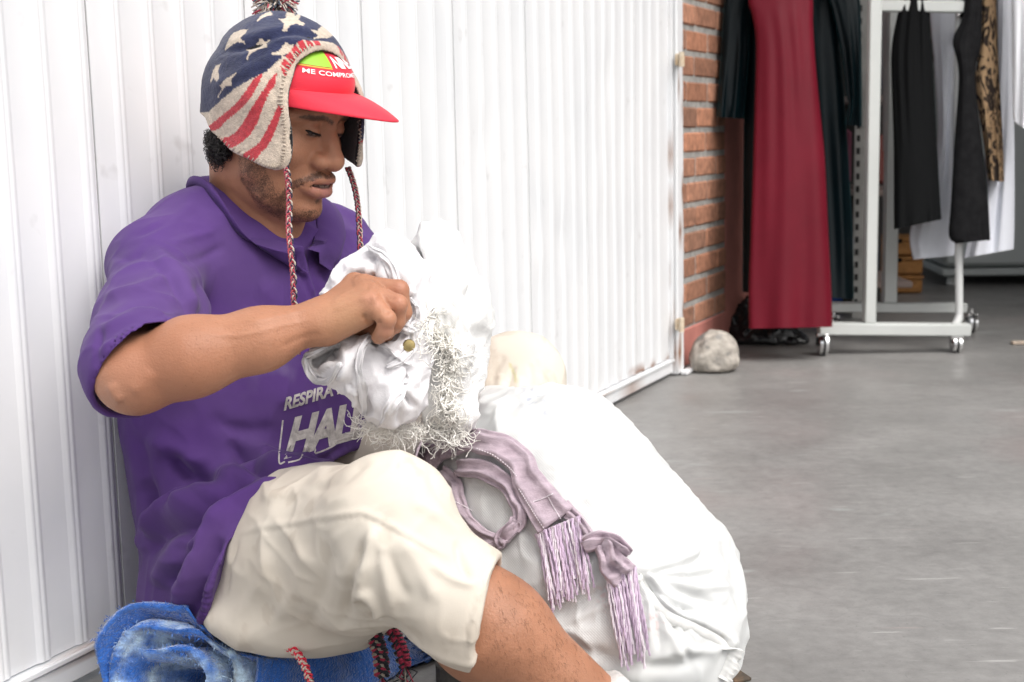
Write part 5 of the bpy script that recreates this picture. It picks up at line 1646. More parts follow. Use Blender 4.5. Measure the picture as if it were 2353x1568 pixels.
strip(mb, c4((1090, 800), (1130, 850), (1180, 910), (1230, 960)), [44, 62, 70, 72], 0.016, SACKS, lift=0.008, n=36, ph=2)
scarfo = mb.build('scarf', SCARF, None, smooth=True)
tag(scarfo, 'lavender woven scarf with knotted fringed ends lying on the big sack', 'scarf')
mb = MB()
a, b_, e0, e1 = c4((715, 705), (970, 600), (800, 1130), (1030, 1010))
fringe(mb, a, b_, e0, e1, SACKS, 46, rnd=rr, lift=0.012)
a, b_, e0, e1 = c4((1125, 945), (1295, 895), (1195, 1460), (1380, 1380))
fringe(mb, a, b_, e0, e1, SACKS, 44, rnd=rr, lift=0.012)
FRG = mat('lavender_fringe', (0.5, 0.4, 0.5), 0.9, 120, 0.12, sheen=0.3, spec=0.08, attr='Col')
mb.build('fringe', FRG, scarfo, smooth=True, usecol=True)
# pale woven lines along the scarf
mb = MB(); ScS = Surf((np.array([v.co[:] for v in scarfo.data.vertices]), [list(p.vertices) for p in scarfo.data.polygons]), (KV, KQ))
for ln in (c4((618, 445), (670, 530), (720, 610), (780, 700)), c4((790, 495), (830, 570), (880, 650)), c4((370, 210), (470, 250), (560, 320), (610, 380)), c4((240, 515), (300, 545), (350, 575)), c4((700, 520), (760, 500), (820, 470))):
    pts = spline(ln, 40)
    for i in range(0, 38, 2):
        q = [ScS.p(*pts[i], 0.0005), ScS.p(*pts[i + 1], 0.0005)]
        if np.linalg.norm(q[0] - q[1]) < 0.02: mb.tube(q, 0.0009, 5)
mb.build('stitching', mat('pale_wool', (0.72, 0.66, 0.70), 0.9), scarfo, smooth=True)

# rolled fleece blanket under him
BC0 = np.array([412, 1556.0]); A_EXT = P(930, 1560, 1.93) - P(412, 1556, 1.63)
rows = []; side = []
nt_ = 170
ths = np.linspace(-0.15 * math.pi, 4.6 * math.pi, nt_)
for i, t in enumerate(ths):
    k = (t - ths[0]) / (2 * math.pi)
    rx, ry = 192 - 43 * k, 186 - 38 * k
    if t < 1.2: rx += 0
    wob = 1 + 0.05 * math.sin(3 * t + 1) + 0.03 * math.sin(7 * t)
    ca, sa = math.cos(t), -math.sin(t)
    c = BC0 + np.array([rx * np.sign(ca) * abs(ca) ** 0.8, ry * np.sign(sa) * abs(sa) ** 0.8]) * wob + np.array([-18, 14]) * k
    rows.append(c)
rows = np.array(rows)
Tn = np.gradient(rows, axis=0); Nn = np.stack([Tn[:, 1], -Tn[:, 0]], 1); Nn /= np.linalg.norm(Nn, axis=1)[:, None]
th_px = 15.0
G = []; sec = 30
mlen = 26
for i in range(nt_):
    ring_ = []
    for j in range(-1, mlen + 2):
        for s_ in ([1] if 0 <= j <= mlen else [0]):
            pass
    outer = []; inner = []
    for j in range(mlen + 1):
        f_ = (j / mlen) ** 1.3
        e = min(1.0, (f_ * 12 + 0.25)) if j < 6 else 1.0
        base = P(rows[i, 0], rows[i, 1], 1.63) + A_EXT * f_
        base = base + UPZ * (-0.045 * f_)
        nrm = -UV * Nn[i, 1] + RV * Nn[i, 0]
        wv = 0.0035 * math.sin(j * 1.1 + i * 0.15) + 0.003 * math.sin(i * 0.31)
        outer.append(base + nrm * (th_px * 1.63 / FPX * math.sqrt(e) + wv)); inner.append(base - nrm * (th_px * 1.63 / FPX * math.sqrt(e) - wv))
    G.append(outer[::-1] + [P(rows[i, 0], rows[i, 1], 1.63) - norm(A_EXT) * 0.006] + inner)
G = np.array(G)
fl = G.reshape(-1, 3); fl += np.stack([fbm(fl * 120, 2, 120 + k) for k in range(3)], 1) * 0.0012 + np.stack([fbm(fl * 16, 2, 124 + k) for k in range(3)], 1) * 0.003
fl[:, 2] = np.maximum(fl[:, 2], 0.004)
G = fl.reshape(G.shape)
mb = MB(); mb.grid(G)
BLUE = mat('blue_fleece', (0.03, 0.13, 0.45), 0.95, 130, 0.25, 0.9, 330, sheen=0.6, spec=0.05, attr='Col')
# under the man's weight the roll is pressed flat
Vb = np.array(mb.V)
under = (lambda q: np.minimum(shorts(q), shirt(q)))
for it in range(3):
    f_ = under(Vb); m = f_ < 0.004
    Vb[m, 2] -= np.clip(0.006 - f_[m], 0, 0.05)
Vb[:, 2] = np.maximum(Vb[:, 2], 0.004)
mb.V = list(Vb)
blo = mb.build('blanket_roll', BLUE, None, smooth=True)
cb_ = np.tile(np.array([0.022, 0.115, 0.43]), (len(Vb), 1))
iu = np.repeat(np.arange(nt_), G.shape[1]); ju = np.tile(np.arange(G.shape[1]), nt_)
k = (ths[iu] - ths[0]) / (2 * math.pi)
pat = np.clip(fbm(Vb * np.array([26, 26, 26]), 3, 130) * 1.5 + 0.35, 0, 1) * sstep(k, 0.85, 1.05) * 0.9
pat = np.maximum(pat, np.clip(fbm(Vb * 20, 3, 131) * 1.2 - 0.45, 0, 1) * 0.2)
pat *= np.clip(0.75 + 0.9 * fbm(Vb * 130, 3, 132), 0, 1.25)
pat = np.clip(pat, 0, 1)[:, None]
cb_ = cb_ * (1 - pat) + pat * np.array([0.50, 0.66, 0.80])
cb_ *= (1 + 0.12 * fbm(Vb * 160, 2, 133))[:, None]
cb0_ = np.clip(cb_, 0.003, 1)
setcol(blo.data, cb0_)
tag(blo, 'rolled royal blue fleece blanket with pale pattern under the man', 'blanket')
# fleece pile standing off the blanket
mb2 = MB(); rr = random.Random(12)
bn = np.array([n.vector[:] for n in blo.data.vertex_normals]); buv, _ = pix(Vb); cam_f = (bn * norm(Vb - CAM)).sum(1)
cand = np.where((cam_f < 0.25) & (buv[:, 1] < 1600) & (buv[:, 0] > 200))[0]
for kk in range(6500):
    i = cand[rr.randrange(len(cand))]
    p0 = Vb[i] + np.array([rr.gauss(0, .0012) for _ in range(3)]); n_ = bn[i] + np.array([rr.gauss(0, .6) for _ in range(3)]) - UPZ * 0.4
    n_ = norm(n_); t_ = norm(np.cross(n_, F)) * 0.0006; L = rr.uniform(0.003, 0.007)
    b0 = len(mb2.V)
    mb2.V += [p0 - t_, p0 + t_, p0 + n_ * L]; mb2.Q.append((b0, b0 + 1, b0 + 2)); mb2.C += [tuple(np.clip(cb0_[i] * rr.uniform(0.85, 1.2), 0, 1))] * 3
me_ = mesh_np('fleece_pile', np.array(mb2.V), [list(q) for q in mb2.Q]); setcol(me_, np.array(mb2.C))
link('fleece_pile', me_, BLUE, blo, True)
BLS = Surf((Vb, mb.Q if all(len(q) == 4 for q in mb.Q) else [q for q in mb.Q if len(q) == 4]))

# loose braided cords hanging over the blanket
rr = random.Random(31)
DK = [(0.03, 0.03, 0.035), (0.30, 0.03, 0.06), (0.02, 0.02, 0.025), (0.28, 0.24, 0.20), (0.03, 0.03, 0.035), (0.30, 0.03, 0.06)]
def floor_cord(pts, r, cols, label):
    mb = MB(); braid(mb, pts, r, cols, n=70, turns=7)
    for k in range(10):
        e = pts[-1]; mb.tube([e, e + np.array([rr.gauss(0, .006), rr.gauss(0, .006), -0.012]), e + np.array([rr.gauss(0, .009), rr.gauss(0, .006), -0.022])], 0.0009, 4, col=cols[k % 6])
    o = mb.build('braided_cord', YARN, None, smooth=True, usecol=True); tag(o, label, 'cord')
floor_cord([P(850, 1418, 1.60), P(862, 1465, 1.60), P(874, 1505, 1.605), P(878, 1555, 1.605)], 0.0062, DK, 'dark red and grey braided cord hanging over the blue blanket, nearer the blanket roll')
floor_cord([P(872, 1415, 1.62), P(900, 1450, 1.62), P(920, 1490, 1.625), P(930, 1530, 1.63)], 0.0058, DK[::-1], 'dark red and black braided cord hanging over the blue blanket, nearer the boot')
floor_cord([P(650, 1480, 1.575), P(680, 1500, 1.565), P(700, 1530, 1.56), P(715, 1575, 1.56)], 0.0034, [(0.6, 0.03, 0.06), (0.5, 0.42, 0.36), (0.6, 0.03, 0.06), (0.55, 0.03, 0.06), (0.04, 0.03, 0.03), (0.6, 0.03, 0.06)], 'bright red twisted cord lying on the blue blanket')

# boots and sock
LEATH = mat('black_leather', (0.035, 0.036, 0.038), 0.55, 30, 0.4, 0.4, 120, col2=(0.13, 0.125, 0.12), spec=0.4)
def boot_f(top, heel, toe):
    top, heel, toe = [np.asarray(x, float) for x in (top, heel, toe)]
    def f(p):
        d = chain(p, [top, heel + UPZ * 0.055], [0.045, 0.046])
        d = smax(d, (p - top) @ norm(top - heel), 0.004)
        ft = chain(p, [heel + UPZ * 0.038, heel * 0.5 + toe * 0.5 + UPZ * 0.036, toe + UPZ * 0.03], [0.038, 0.040, 0.034], 0.02)
        d = smin(d, ft, 0.03)
        return smax(d, 0.006 - p[:, 2], 0.006)
    return f
def boot(top, heel, toe):
    f = boot_f(top, heel, toe); lo, hi = bounds([top, heel, toe], 0.07)
    o, *_ = body_mesh('boot', f, lo, hi, 0.005, LEATH, man, lambda V, Q, N: V + N * (fbm(V * 40, 3, 140) * 0.0012)[:, None])
    return o
lt = P(1094, 1478, 1.79); lh = lt.copy(); lh[2] = 0.0; lh += 0.01 * R0
bo = boot(lt, lh, lh + np.array([0.12, -0.10, 0.0]))
mb = MB()
cs = P(1090, 1530, 1.79)
for dz, rr_ in ((0.0, 0.050),):
    G = []
    for s_, o_ in ((-0.013, 0.046), (-0.012, 0.0505), (0.012, 0.0505), (0.013, 0.046)):
        G.append([cs + UPZ * (s_ + 0.12 * 0.05 * math.cos(a)) + o_ * (R0 * math.cos(a) + np.array([0, 1, 0]) * math.sin(a)) for a in np.linspace(0, 2 * math.pi, 40, endpoint=False)])
    mb.grid(G, closed_v=True)
mb.build('strap', mat('dusty_leather', (0.10, 0.092, 0.080), 0.65, 50, 0.4, 0.4, 150), bo, smooth=True, auto=40)
boot(ANR + UPZ * 0.02 - 0.0 * R0, np.array([ANR[0], ANR[1], 0]), np.array([ANR[0] + 0.15, ANR[1] - 0.06, 0]))
mb = MB()
axs = norm(ANR - P(1150, 1452, 1.475)); s1 = norm(np.cross(axs, F)); s2 = np.cross(axs, s1)
G = []
for f_, r_ in ((-0.004, 0.030), (0.0, 0.0415), (0.006, 0.0435), (0.03, 0.042), (0.06, 0.041), (0.09, 0.043)):
    c = P(1350, 1604, 1.49) + axs * f_
    G.append([c + r_ * (1 + 0.02 * math.sin(a * 14)) * (s1 * math.cos(a) + s2 * math.sin(a)) + axs * 0.008 * math.cos(a) for a in np.linspace(0, 2 * math.pi, 60, endpoint=False)])
mb.grid(G, closed_v=True)
mb.build('sock', mat('grey_sock', (0.62, 0.60, 0.58), 0.95, 60, 0.15, 0.5, 300), man, smooth=True)

# hairs on shin and forearm
BS = Surf((BV, BQ))
mb = MB(); rr = random.Random(8)
def hairs(n, box, inside, tdir, L, r):
    k = 0
    while k < n:
        u, v = rr.uniform(box[0], box[2]), rr.uniform(box[1], box[3])
        if not inpoly(np.array([[u, v]]), inside)[0]: continue
        k += 1
        p0 = BS.p(u, v); n_ = BS.n(u, v)
        a = math.atan2(tdir[1], tdir[0]) + rr.gauss(0, 0.35)
        l_ = L * rr.uniform(0.5, 1.2)
        q1 = BS.p(u + math.cos(a) * l_ * 0.5, v + math.sin(a) * l_ * 0.5, 0.0012); q2 = BS.p(u + math.cos(a + 0.4) * l_, v + math.sin(a + 0.4) * l_, 0.0006)
        if np.linalg.norm(q1 - p0) > 0.02 or np.linalg.norm(q2 - q1) > 0.02: continue
        mb.tube([p0, q1, q2], [r, r * 0.8, r * 0.4], 3, cap=False)
hairs(300, (1095, 1280, 1420, 1568), [(1150, 1300), (1190, 1330), (1290, 1430), (1390, 1530), (1380, 1566), (1230, 1566), (1100, 1525)], (0.6, 0.8), 13, 0.00010)
hairs(60, (380, 720, 720, 930), [(400, 745), (560, 725), (700, 705), (720, 750), (600, 820), (420, 900)], (1, 0.5), 8, 0.00008)
mb.build('hair', mat('dark_hair', (0.02, 0.013, 0.010), 0.5), man, smooth=True)
# ------------------------------------------------------------------ background: stone, bags, clothes rack, shelf, baskets, freezer
def c6(*a): return [(1493.7 + x * .5495, y * .5495) for x, y in a]
def depth_of(p): return (np.asarray(p) - CAM) @ F
rr = random.Random(77)
# stone holding the gate
st = FL(1643, 862); so_ = 0.5 * (P(1643, 815, depth_of(st)) + st)
def stone(p):
    q = p - P(1642, 815, depth_of(st) + 0.06)
    d = ell(q, (0, 0, 0), (0.080, 0.075, 0.072))
    d = smax(d, q @ norm(np.array([-0.75, -0.3, 0.65])) - 0.062, 0.02); d = smax(d, q @ norm(np.array([0.9, -0.2, 0.35])) - 0.066, 0.02)
    d = smax(d, q @ norm(np.array([0.1, -0.9, 0.3])) - 0.060, 0.02); d = smax(d, -q[:, 0] - 0.072, 0.015)
    return smax(d, 0.002 - p[:, 2], 0.01)
def stone_col(V, N):
    n = fbm(V * 28, 4, 150); C = np.tile(np.array([0.42, 0.385, 0.34]), (len(V), 1)) * (1 + 0.28 * n[:, None])
    w = np.clip(fbm(V * 50, 3, 151) * 2 - 0.5, 0, 0.8)[:, None]; C = C * (1 - w) + w * np.array([0.21, 0.205, 0.20])
    return np.clip(C, .02, 1)
c = P(1642, 815, depth_of(st) + 0.06)
o, *_ = body_mesh('stone', stone, c - 0.12, c + 0.12, 0.005, mat('pale_stone', (0.4, 0.37, 0.33), 0.9, 60, 0.2, 0.5, 90, attr='Col'), None,
                  lambda V, Q, N: V + N * (fbm(V * 26, 4, 152) * 0.006)[:, None], stone_col)
tag(o, 'rough pale stone on the floor at the foot of the gate post', 'stone')

# black rubbish bag
gb = FL(1740, 800); gd = depth_of(gb) + 0.12
def bag(p):
    d = ell(p, P(1752, 775, gd), (0.115, 0.09, 0.055))
    d = smin(d, cone(p, P(1690, 752, gd + 0.04), P(1722, 690, gd + 0.08), 0.05, 0.012), 0.04)
    d = smin(d, ell(p, P(1820, 785, gd - 0.02), (0.06, 0.06, 0.035)), 0.03)
    return smax(d, 0.003 - p[:, 2], 0.01)
c = P(1752, 755, gd)
o, *_ = body_mesh('rubbish_bag', bag, c - 0.22, c + 0.22, 0.006, mat('black_plastic', (0.012, 0.012, 0.013), 0.25, spec=0.5), None,
                  lambda V, Q, N: V + N * (np.abs(fbm(V * 22, 3, 155)) * 0.014 - 0.004)[:, None])
tag(o, 'black plastic bag slumped on the floor behind the stone', 'bag')

# white steel clothes rack
RACK = mat('rack_enamel', (0.60, 0.62, 0.60), 0.4, 4, 0.05, spec=0.45)
CHR = mat('chrome', (0.75, 0.75, 0.75), 0.12, metal=1.0)
RUB = mat('dark_rubber', (0.03, 0.03, 0.03), 0.6)
wn_ = FL(2197, 811); DN = depth_of(wn_); wf_ = FL(2232, 766); DF = depth_of(wf_)
rack = empty('clothes_rack', FL(1997, 800), 'white steel rack on chrome castors with clothes hanging from it', 'clothes rack')
def bar_px(mb, a, b_, d, depth, bev=0.004, d2=None):
    """square bar seen between two picture edges: a = (u0, v0, u1, v1) front face"""
    u0, v0, u1, v1 = a
def flat_bar(mb, p0, p1, half_w, half_d, wdir, bev=0.004):
    p0, p1 = np.asarray(p0), np.asarray(p1); L = p1 - p0; l = norm(L)
    w = norm(wdir - l * (wdir @ l)); t = np.cross(l, w)
    mb.box((p0 + p1) / 2, L / 2, w * half_w, t * half_d, bev)
for nm_, D, pu, vb0, vb1, u0, u1, pw in (('near', DN, 1997, 755, 757.5, 1880, 2228, 27), ('far', DF, 2043, 706, 707, 1905, 2219, 30)):
    k = D / FPX
    mb = MB(); flat_bar(mb, P(u0, vb0, D), P(u1, vb1, D), 14 * k if nm_ == 'near' else 11 * k, 0.022, UPZ)
    mb.build('foot_bar', RACK, rack, auto=40)
    top = P(pu, 742 if nm_ == 'near' else 695, D); t2 = top.copy(); t2[2] = 1.75
    mb = MB(); flat_bar(mb, top, t2, pw / 2 * k, 0.020, RV)
    mb.build('upright', RACK, rack, auto=40)
    mb = MB(); a = P(pu + 16, 14, D); b2 = P(2213, 17, D)
    flat_bar(mb, a, b2, 13 * k, 0.018, UPZ); mb.build('cross_arm', RACK, rack, auto=40)
mb = MB(); a = P(1997, 0, DN); b2 = P(2043, 0, DF); a[2] = b2[2] = 1.70
flat_bar(mb, a + norm(b2 - a) * -0.10, b2 + norm(b2 - a) * 0.10, 0.014, 0.014, UPZ); mb.build('top_rail', RACK, rack, auto=40)
mb = MB(); tp = P(2205, -10, DN + 0.03); tp[2] = 1.65
mb.tube(spline([tp, P(2203, 60, DN + 0.03), P(2202, 400, DN + 0.03), P(2204, 700, DN + 0.03), P(2202, 733, DN + 0.02), P(2188, 757, DN - 0.005)], 50), 0.0125, 12)
mb.build('chrome_tube', mat('tube_enamel', (0.62, 0.63, 0.62), 0.25, spec=0.6), rack, smooth=True)
mb = MB(); tp = P(2202, 60, DN + 0.03); tf = P(2240, 60, DF + 0.03)
mb.tube([tp, tf], 0.011, 10); mb.build('side_rail', CHR, rack, smooth=True)
mb = MB(); q_ = P(2202, 34, DN + 0.015)
mb.tube([q_ - F * 0.004 - RV * 0.0, q_ - F * 0.02], 0.012, 10); mb.build('bolt', CHR, rack, smooth=True)
for (u, v, D) in ((2197, 790, DN), (2232, 741, DF), (1890, 786, DN), (1915, 735, DF)):
    c = P(u, v, D); r_ = c[2] - 0.002
    r_ = max(0.02, min(0.036, r_))
    c[2] = r_ + 0.001
    mb = MB()
    for s_ in (-1, 1):
        mb.tube([c + RV * s_ * 0.004 + F * 0, c + RV * s_ * 0.013, c + RV * s_ * 0.017], [r_, r_ * 0.96, r_ * 0.6], 24)
    w_ = mb.build('castor', CHR, rack, smooth=True, auto=50)
    mb = MB(); mb.tube([c - RV * 0.003, c + RV * 0.003], r_ * 1.0, 24); mb.build('tyre', RUB, w_, smooth=True, auto=50)
    mb = MB(); mb.tube([c + UPZ * (r_ * 0.9), c + UPZ * (r_ + 0.012)], 0.008, 10); mb.box(c + UPZ * (r_ * 0.75), RV * 0.02, F * 0.016, UPZ * 0.006, 0.003); mb.build('stem', CHR, w_, smooth=False)

def garment(name, left, right, d, th, m, label, cat='dress', nf=6, amp=0.012, seed=0, hem=0.0, group=None, up=None, shine=None):
    """hanging cloth: closed folded tube between two side outlines (top to bottom)"""
    left, right = np.array(left, float), np.array(right, float)
    rows = []; n = 46; K = 72; R_ = random.Random(seed)
    ph = [R_.random() * 6.28 for _ in range(4)]
    for i in range(n):
        f_ = i / (n - 1)
        l = spline(left, n)[i] if len(left) > 2 else left[0] * (1 - f_) + left[-1] * f_
        r_ = spline(right, n)[i] if len(right) > 2 else right[0] * (1 - f_) + right[-1] * f_
        row = []
        for k in range(K):
            a = 2 * math.pi * k / K; x = math.cos(a); y = math.sin(a)
            g = amp * (0.2 + 0.8 * f_) * (math.sin(nf * x * 2.2 + ph[0] + 1.1 * f_) * (0.6 + 0.5 * math.sin(5 * f_ + ph[2])) + 0.5 * math.sin(nf * x * 4.1 + ph[1] - 1.6 * f_) * (0.4 + 0.6 * math.sin(8 * f_ + ph[3] + 2 * x)))
            t = (x + 1) / 2
            uv = l * (1 - t) + r_ * t
            row.append(P(uv[0], uv[1], d - th * np.sign(y) * abs(y) ** 0.7 * (0.55 + 0.45 * f_) + (g if y > 0 else -g) * abs(y) ** 0.5 * -1))
        rows.append(row)
    mb = MB(); mb.grid(rows, closed_v=True)
    mb.Q.append(list(range(K)))
    o = mb.build(name, m, None, smooth=True)
    tag(o, label, cat, group)
    return o
SATIN = mat('dark_red_satin', (0.118, 0.004, 0.013), 0.48, 3, 0.2, 0.05, 500, spec=0.18, sheen=0.0)
VELV = mat('teal_velvet', (0.001, 0.005, 0.007), 0.42, 5, 0.3, sheen=0.0, spec=0.18)
BLK = mat('black_cloth', (0.007, 0.0075, 0.008), 0.85, spec=0.08)
LACE = mat('black_lace', (0.006, 0.006, 0.007), 0.8, 40, 0.4, col2=(0.014, 0.014, 0.015), spec=0.1)
WHC = mat('white_cloth', (0.74, 0.76, 0.82), 0.85, 5, 0.04, spec=0.15)
GRC = mat('pale_grey_cloth', (0.50, 0.49, 0.49), 0.85, spec=0.15)
b_ = VELV.node_tree.nodes['Principled BSDF']; b_.inputs['Sheen Weight'].default_value = 0.22; b_.inputs['Sheen Tint'].default_value = (0.10, 0.62, 0.70, 1); b_.inputs['Sheen Roughness'].default_value = 0.3
DG = DN - 0.10
gown = garment('satin_gown', [(1722, -330), (1712, -230), (1726, -110)] + c6((410, 0), (425, 60), (442, 180), (438, 400), (430, 700), (420, 1000), (412, 1200), (413, 1375)),
        [(1850, -330), (1870, -230), (1862, -110)] + c6((682, 0), (682, 100), (692, 260), (710, 450), (730, 650), (745, 950), (758, 1200), (763, 1368)), DG, 0.045, SATIN,
        'long dark red satin gown hanging in front of the dark velvet robe', nf=3, amp=0.010, seed=3)
# velvet robe with wide sleeves
robe = empty('velvet_robe', P(1830, 660, DN + 0.05), 'dark teal velvet robe with wide sleeves hanging behind the red gown', 'robe')
def part_garment(name, *a, **k):
    o = garment(name, *a, label='x', cat='x', **k)
    for kk in ('label', 'category', 'group'):
        if kk in o: del o[kk]
    o.parent = robe; o.matrix_parent_inverse = Matrix.Translation(robe.location).inverted()
part_garment('bodice', [(1700, -300), (1705, -100)] + c6((395, 100), (392, 500), (388, 900), (386, 1222)), [(1930, -300), (1935, -100)] + c6((790, 100), (812, 400), (832, 700), (848, 1000), (852, 1252)), DN + 0.05, 0.05, VELV, nf=5, amp=0.016, seed=5)
part_garment('sleeve', [(1690, -250), (1672, -60)] + c6((305, 60), (296, 220), (285, 400), (278, 490)), [(1745, -250), (1735, -60)] + c6((420, 60), (415, 220), (400, 400), (392, 498)), DN + 0.0, 0.035, VELV, nf=3, amp=0.010, seed=6)
part_garment('sleeve', [(1880, -250), (1890, -60)] + c6((765, 60), (800, 220), (822, 400), (830, 440), (815, 522)), [(1960, -250), (1972, -60)] + c6((880, 40), (884, 200), (886, 400), (886, 530)), DN + 0.0, 0.035, VELV, nf=3, amp=0.010, seed=7)
garment('black_gown', [(2075, -260), (2072, -80)] + c6((1045, 0), (1010, 200), (1012, 400), (1018, 600), (1020, 960)), [(2125, -260), (2128, -80)] + c6((1165, 0), (1185, 300), (1205, 700), (1214, 850), (1219, 918)), DN + 0.02, 0.06, BLK,
        'long plain black gown hanging left of the black lace dress', nf=4, amp=0.012, seed=8)
garment('lace_dress', c6((1318, -300), (1318, -100), (1310, 60), (1266, 168), (1285, 260), (1290, 350), (1272, 600), (1258, 850), (1249, 984), (1278, 1020)), c6((1385, -300), (1390, -100), (1389, 60), (1384, 200), (1362, 280), (1366, 400), (1392, 620), (1410, 780), (1422, 985), (1420, 1004)), DN - 0.01, 0.045, LACE,
        'short fitted black lace dress with thin straps', nf=3, amp=0.006, seed=9)
# animal print
def leo():
    m = mat('animal_print', (0.42, 0.28, 0.15), 0.8, spec=0.15)
    nt = m.node_tree; b = nt.nodes['Principled BSDF']; tc = nt.nodes.new('ShaderNodeTexCoord')
    n = nt.nodes.new('ShaderNodeTexNoise'); n.inputs['Scale'].default_value = 24; n.inputs['Detail'].default_value = 3; n.inputs['Distortion'].default_value = 2.2
    mp = nt.nodes.new('ShaderNodeMapping'); mp.inputs['Scale'].default_value = (1.6, 1, 0.7)
    nt.links.new(tc.outputs['Object'], mp.inputs[0]); nt.links.new(mp.outputs[0], n.inputs['Vector'])
    r = nt.nodes.new('ShaderNodeValToRGB'); e = r.color_ramp.elements
    e[0].position = 0.47; e[0].color = (0.035, 0.026, 0.022, 1); e[1].position = 0.53; e[1].color = (0.40, 0.265, 0.15, 1)
    nt.links.new(n.outputs['Fac'], r.inputs[0]); nt.links.new(r.outputs[0], b.inputs['Base Color'])
    return m
garment('print_dress', c6((1390, -250), (1388, 0), (1380, 180), (1360, 320), (1372, 450), (1395, 600), (1413, 755)), c6((1448, -250), (1450, 0), (1455, 200), (1466, 420), (1476, 600), (1481, 760)), DN + 0.04, 0.04, leo(),
        'tan and brown animal print dress hanging behind the black lace dress', nf=3, amp=0.008, seed=10)
garment('white_trousers', c6((1172, -200), (1170, 60), (1190, 300), (1200, 600), (1120, 850), (1085, 985), (1099, 1086)), c6((1285, -200), (1290, 60), (1285, 250), (1270, 600), (1290, 850), (1280, 1000), (1272, 1070)), DN + 0.16, 0.05, WHC,
        'white cotton trousers hanging between the two black dresses', cat='trousers', nf=3, amp=0.010, seed=11)
garment('white_skirt', c6((1440, -200), (1450, 0), (1440, 300), (1400, 650), (1340, 950), (1312, 1080)), c6((1510, -200), (1512, 0), (1516, 300), (1524, 600), (1524, 900), (1521, 1042)), DN + 0.13, 0.05, WHC,
        'long white skirt hanging behind the animal print dress', cat='skirt', nf=3, amp=0.012, seed=12)
garment('white_shirt', c6((1500, -200), (1512, 0), (1514, 250), (1518, 480), (1530, 515)), c6((1660, -200), (1650, 0), (1640, 250), (1630, 480), (1600, 560)), DN - 0.05, 0.06, mat('bright_white_cloth', (0.82, 0.83, 0.86), 0.85, spec=0.15),
        'white cotton shirt hanging at the right edge of the rack', cat='shirt', nf=3, amp=0.012, seed=13)
garment('grey_blouse', c6((968, -200), (968, 60), (972, 350), (974, 632)), c6((1040, -200), (1030, 60), (1026, 350), (1022, 628)), DF - 0.05, 0.03, GRC,
        'pale grey blouse hanging beside the long black gown', cat='blouse', nf=2, amp=0.006, seed=14)

# shelf with perforated angle posts
pd_ = FL(1970, 745); DS = depth_of(pd_) + 0.15
PERF = mat('shelf_steel', (0.40, 0.40, 0.38), 0.5, 20, 0.15)
shelf = empty('steel_shelf', P(2010, 700, DS + 0.3) * np.array([1, 1, 0]), 'grey steel shelf unit on perforated posts behind the rack', 'shelf')
def dpost(u, d, w_, name='post'):
    a = FL(u, 740); k = d / FPX
    p0 = P(u, 700, d); p0[2] = 0.0; p1 = p0.copy(); p1[2] = 1.9
    mb = MB(); mb.box((p0 + p1) / 2, RV * w_ * k / 2, F * np.array([1, 1, 0]) * 0.002, (p1 - p0) / 2, 0)
    mb.box((p0 + p1) / 2 + RV * (w_ * k / 2 - 0.002) + F * np.array([1, 1, 0]) * 0.018, RV * 0.002, F * np.array([1, 1, 0]) * 0.0155, (p1 - p0) / 2, 0)
    nq = len(mb.Q)
    for z_ in np.arange(0.06, 1.6, 0.046):
        mb.box(p0 + UPZ * z_ - F * np.array([1, 1, 0]) * 0.0032 - RV * w_ * k * 0.2, RV * 0.006, F * np.array([1, 1, 0]) * 0.001, UPZ * 0.011, 0)
    o = mb.build(name, [PERF, mat('slot_dark', (0.03, 0.03, 0.03), 0.8)], shelf)
    for i, pl_ in enumerate(o.data.polygons): pl_.material_index = int(i >= nq)
    return p0
p0 = dpost(1971, DS, 25)
DARKG = mat('shelf_dark', (0.06, 0.058, 0.055), 0.8)
sx = P(2030, 700, DS + 0.32); sx[2] = 0
for z_ in (0.12, 0.46, 0.80, 1.14):
    mb = MB(); mb.box(p0 + RV * 0.10 + F * np.array([1, 1, 0]) * 0.24 + UPZ * z_, RV * 0.11, F * np.array([1, 1, 0]) * 0.21, UPZ * 0.012, 0.003); mb.build('shelf_board', mat('board', (0.24, 0.19, 0.17), 0.8), shelf)
mb = MB(); mb.box(p0 + RV * 0.02 + F * np.array([1, 1, 0]) * 0.48 + UPZ * 0.85, RV * 0.19, F * np.array([1, 1, 0]) * 0.01, UPZ * 0.85, 0); mb.build('back_panel', mat('back_board', (0.05, 0.047, 0.045), 0.9), shelf)
for i, (du, z_, w_, h_, c_, nm_, lb) in enumerate((( -0.04, 0.49, 0.06, 0.20, (0.30, 0.10, 0.16), 'folded_cloth', 'pink folded cloth bundle on the middle shelf'), (0.06, 0.83, 0.09, 0.16, (0.05, 0.05, 0.07), 'storage_box', 'dark storage box on the upper shelf'),
        (0.05, 0.135, 0.09, 0.14, (0.03, 0.07, 0.25), 'storage_box', 'blue storage box on the lowest shelf'), (0.10, 0.49, 0.07, 0.18, (0.22, 0.07, 0.06), 'storage_box', 'dull red storage box on the middle shelf'))):
    mb = MB(); mb.box(p0 + RV * du + F * np.array([1, 1, 0]) * 0.18 + UPZ * (z_ + h_ / 2 + 0.0), RV * w_ * 0.5, F * np.array([1, 1, 0]) * 0.10, UPZ * h_ / 2, 0.012)
    tag(mb.build(nm_, mat('box_paint', c_, 0.6), None), lb, 'box' if 'box' in nm_ else 'cloth')
mb = MB(); c = FL(1932, 735); c = c + F * np.array([1, 1, 0]) * 0.25
mb.box(c + UPZ * 0.05, RV * 0.05, F * np.array([1, 1, 0]) * 0.08, UPZ * 0.045, 0.015); tag(mb.build('crate', mat('blue_plastic', (0.02, 0.07, 0.28), 0.5), None), 'small blue plastic crate on the floor behind the red gown', 'crate')

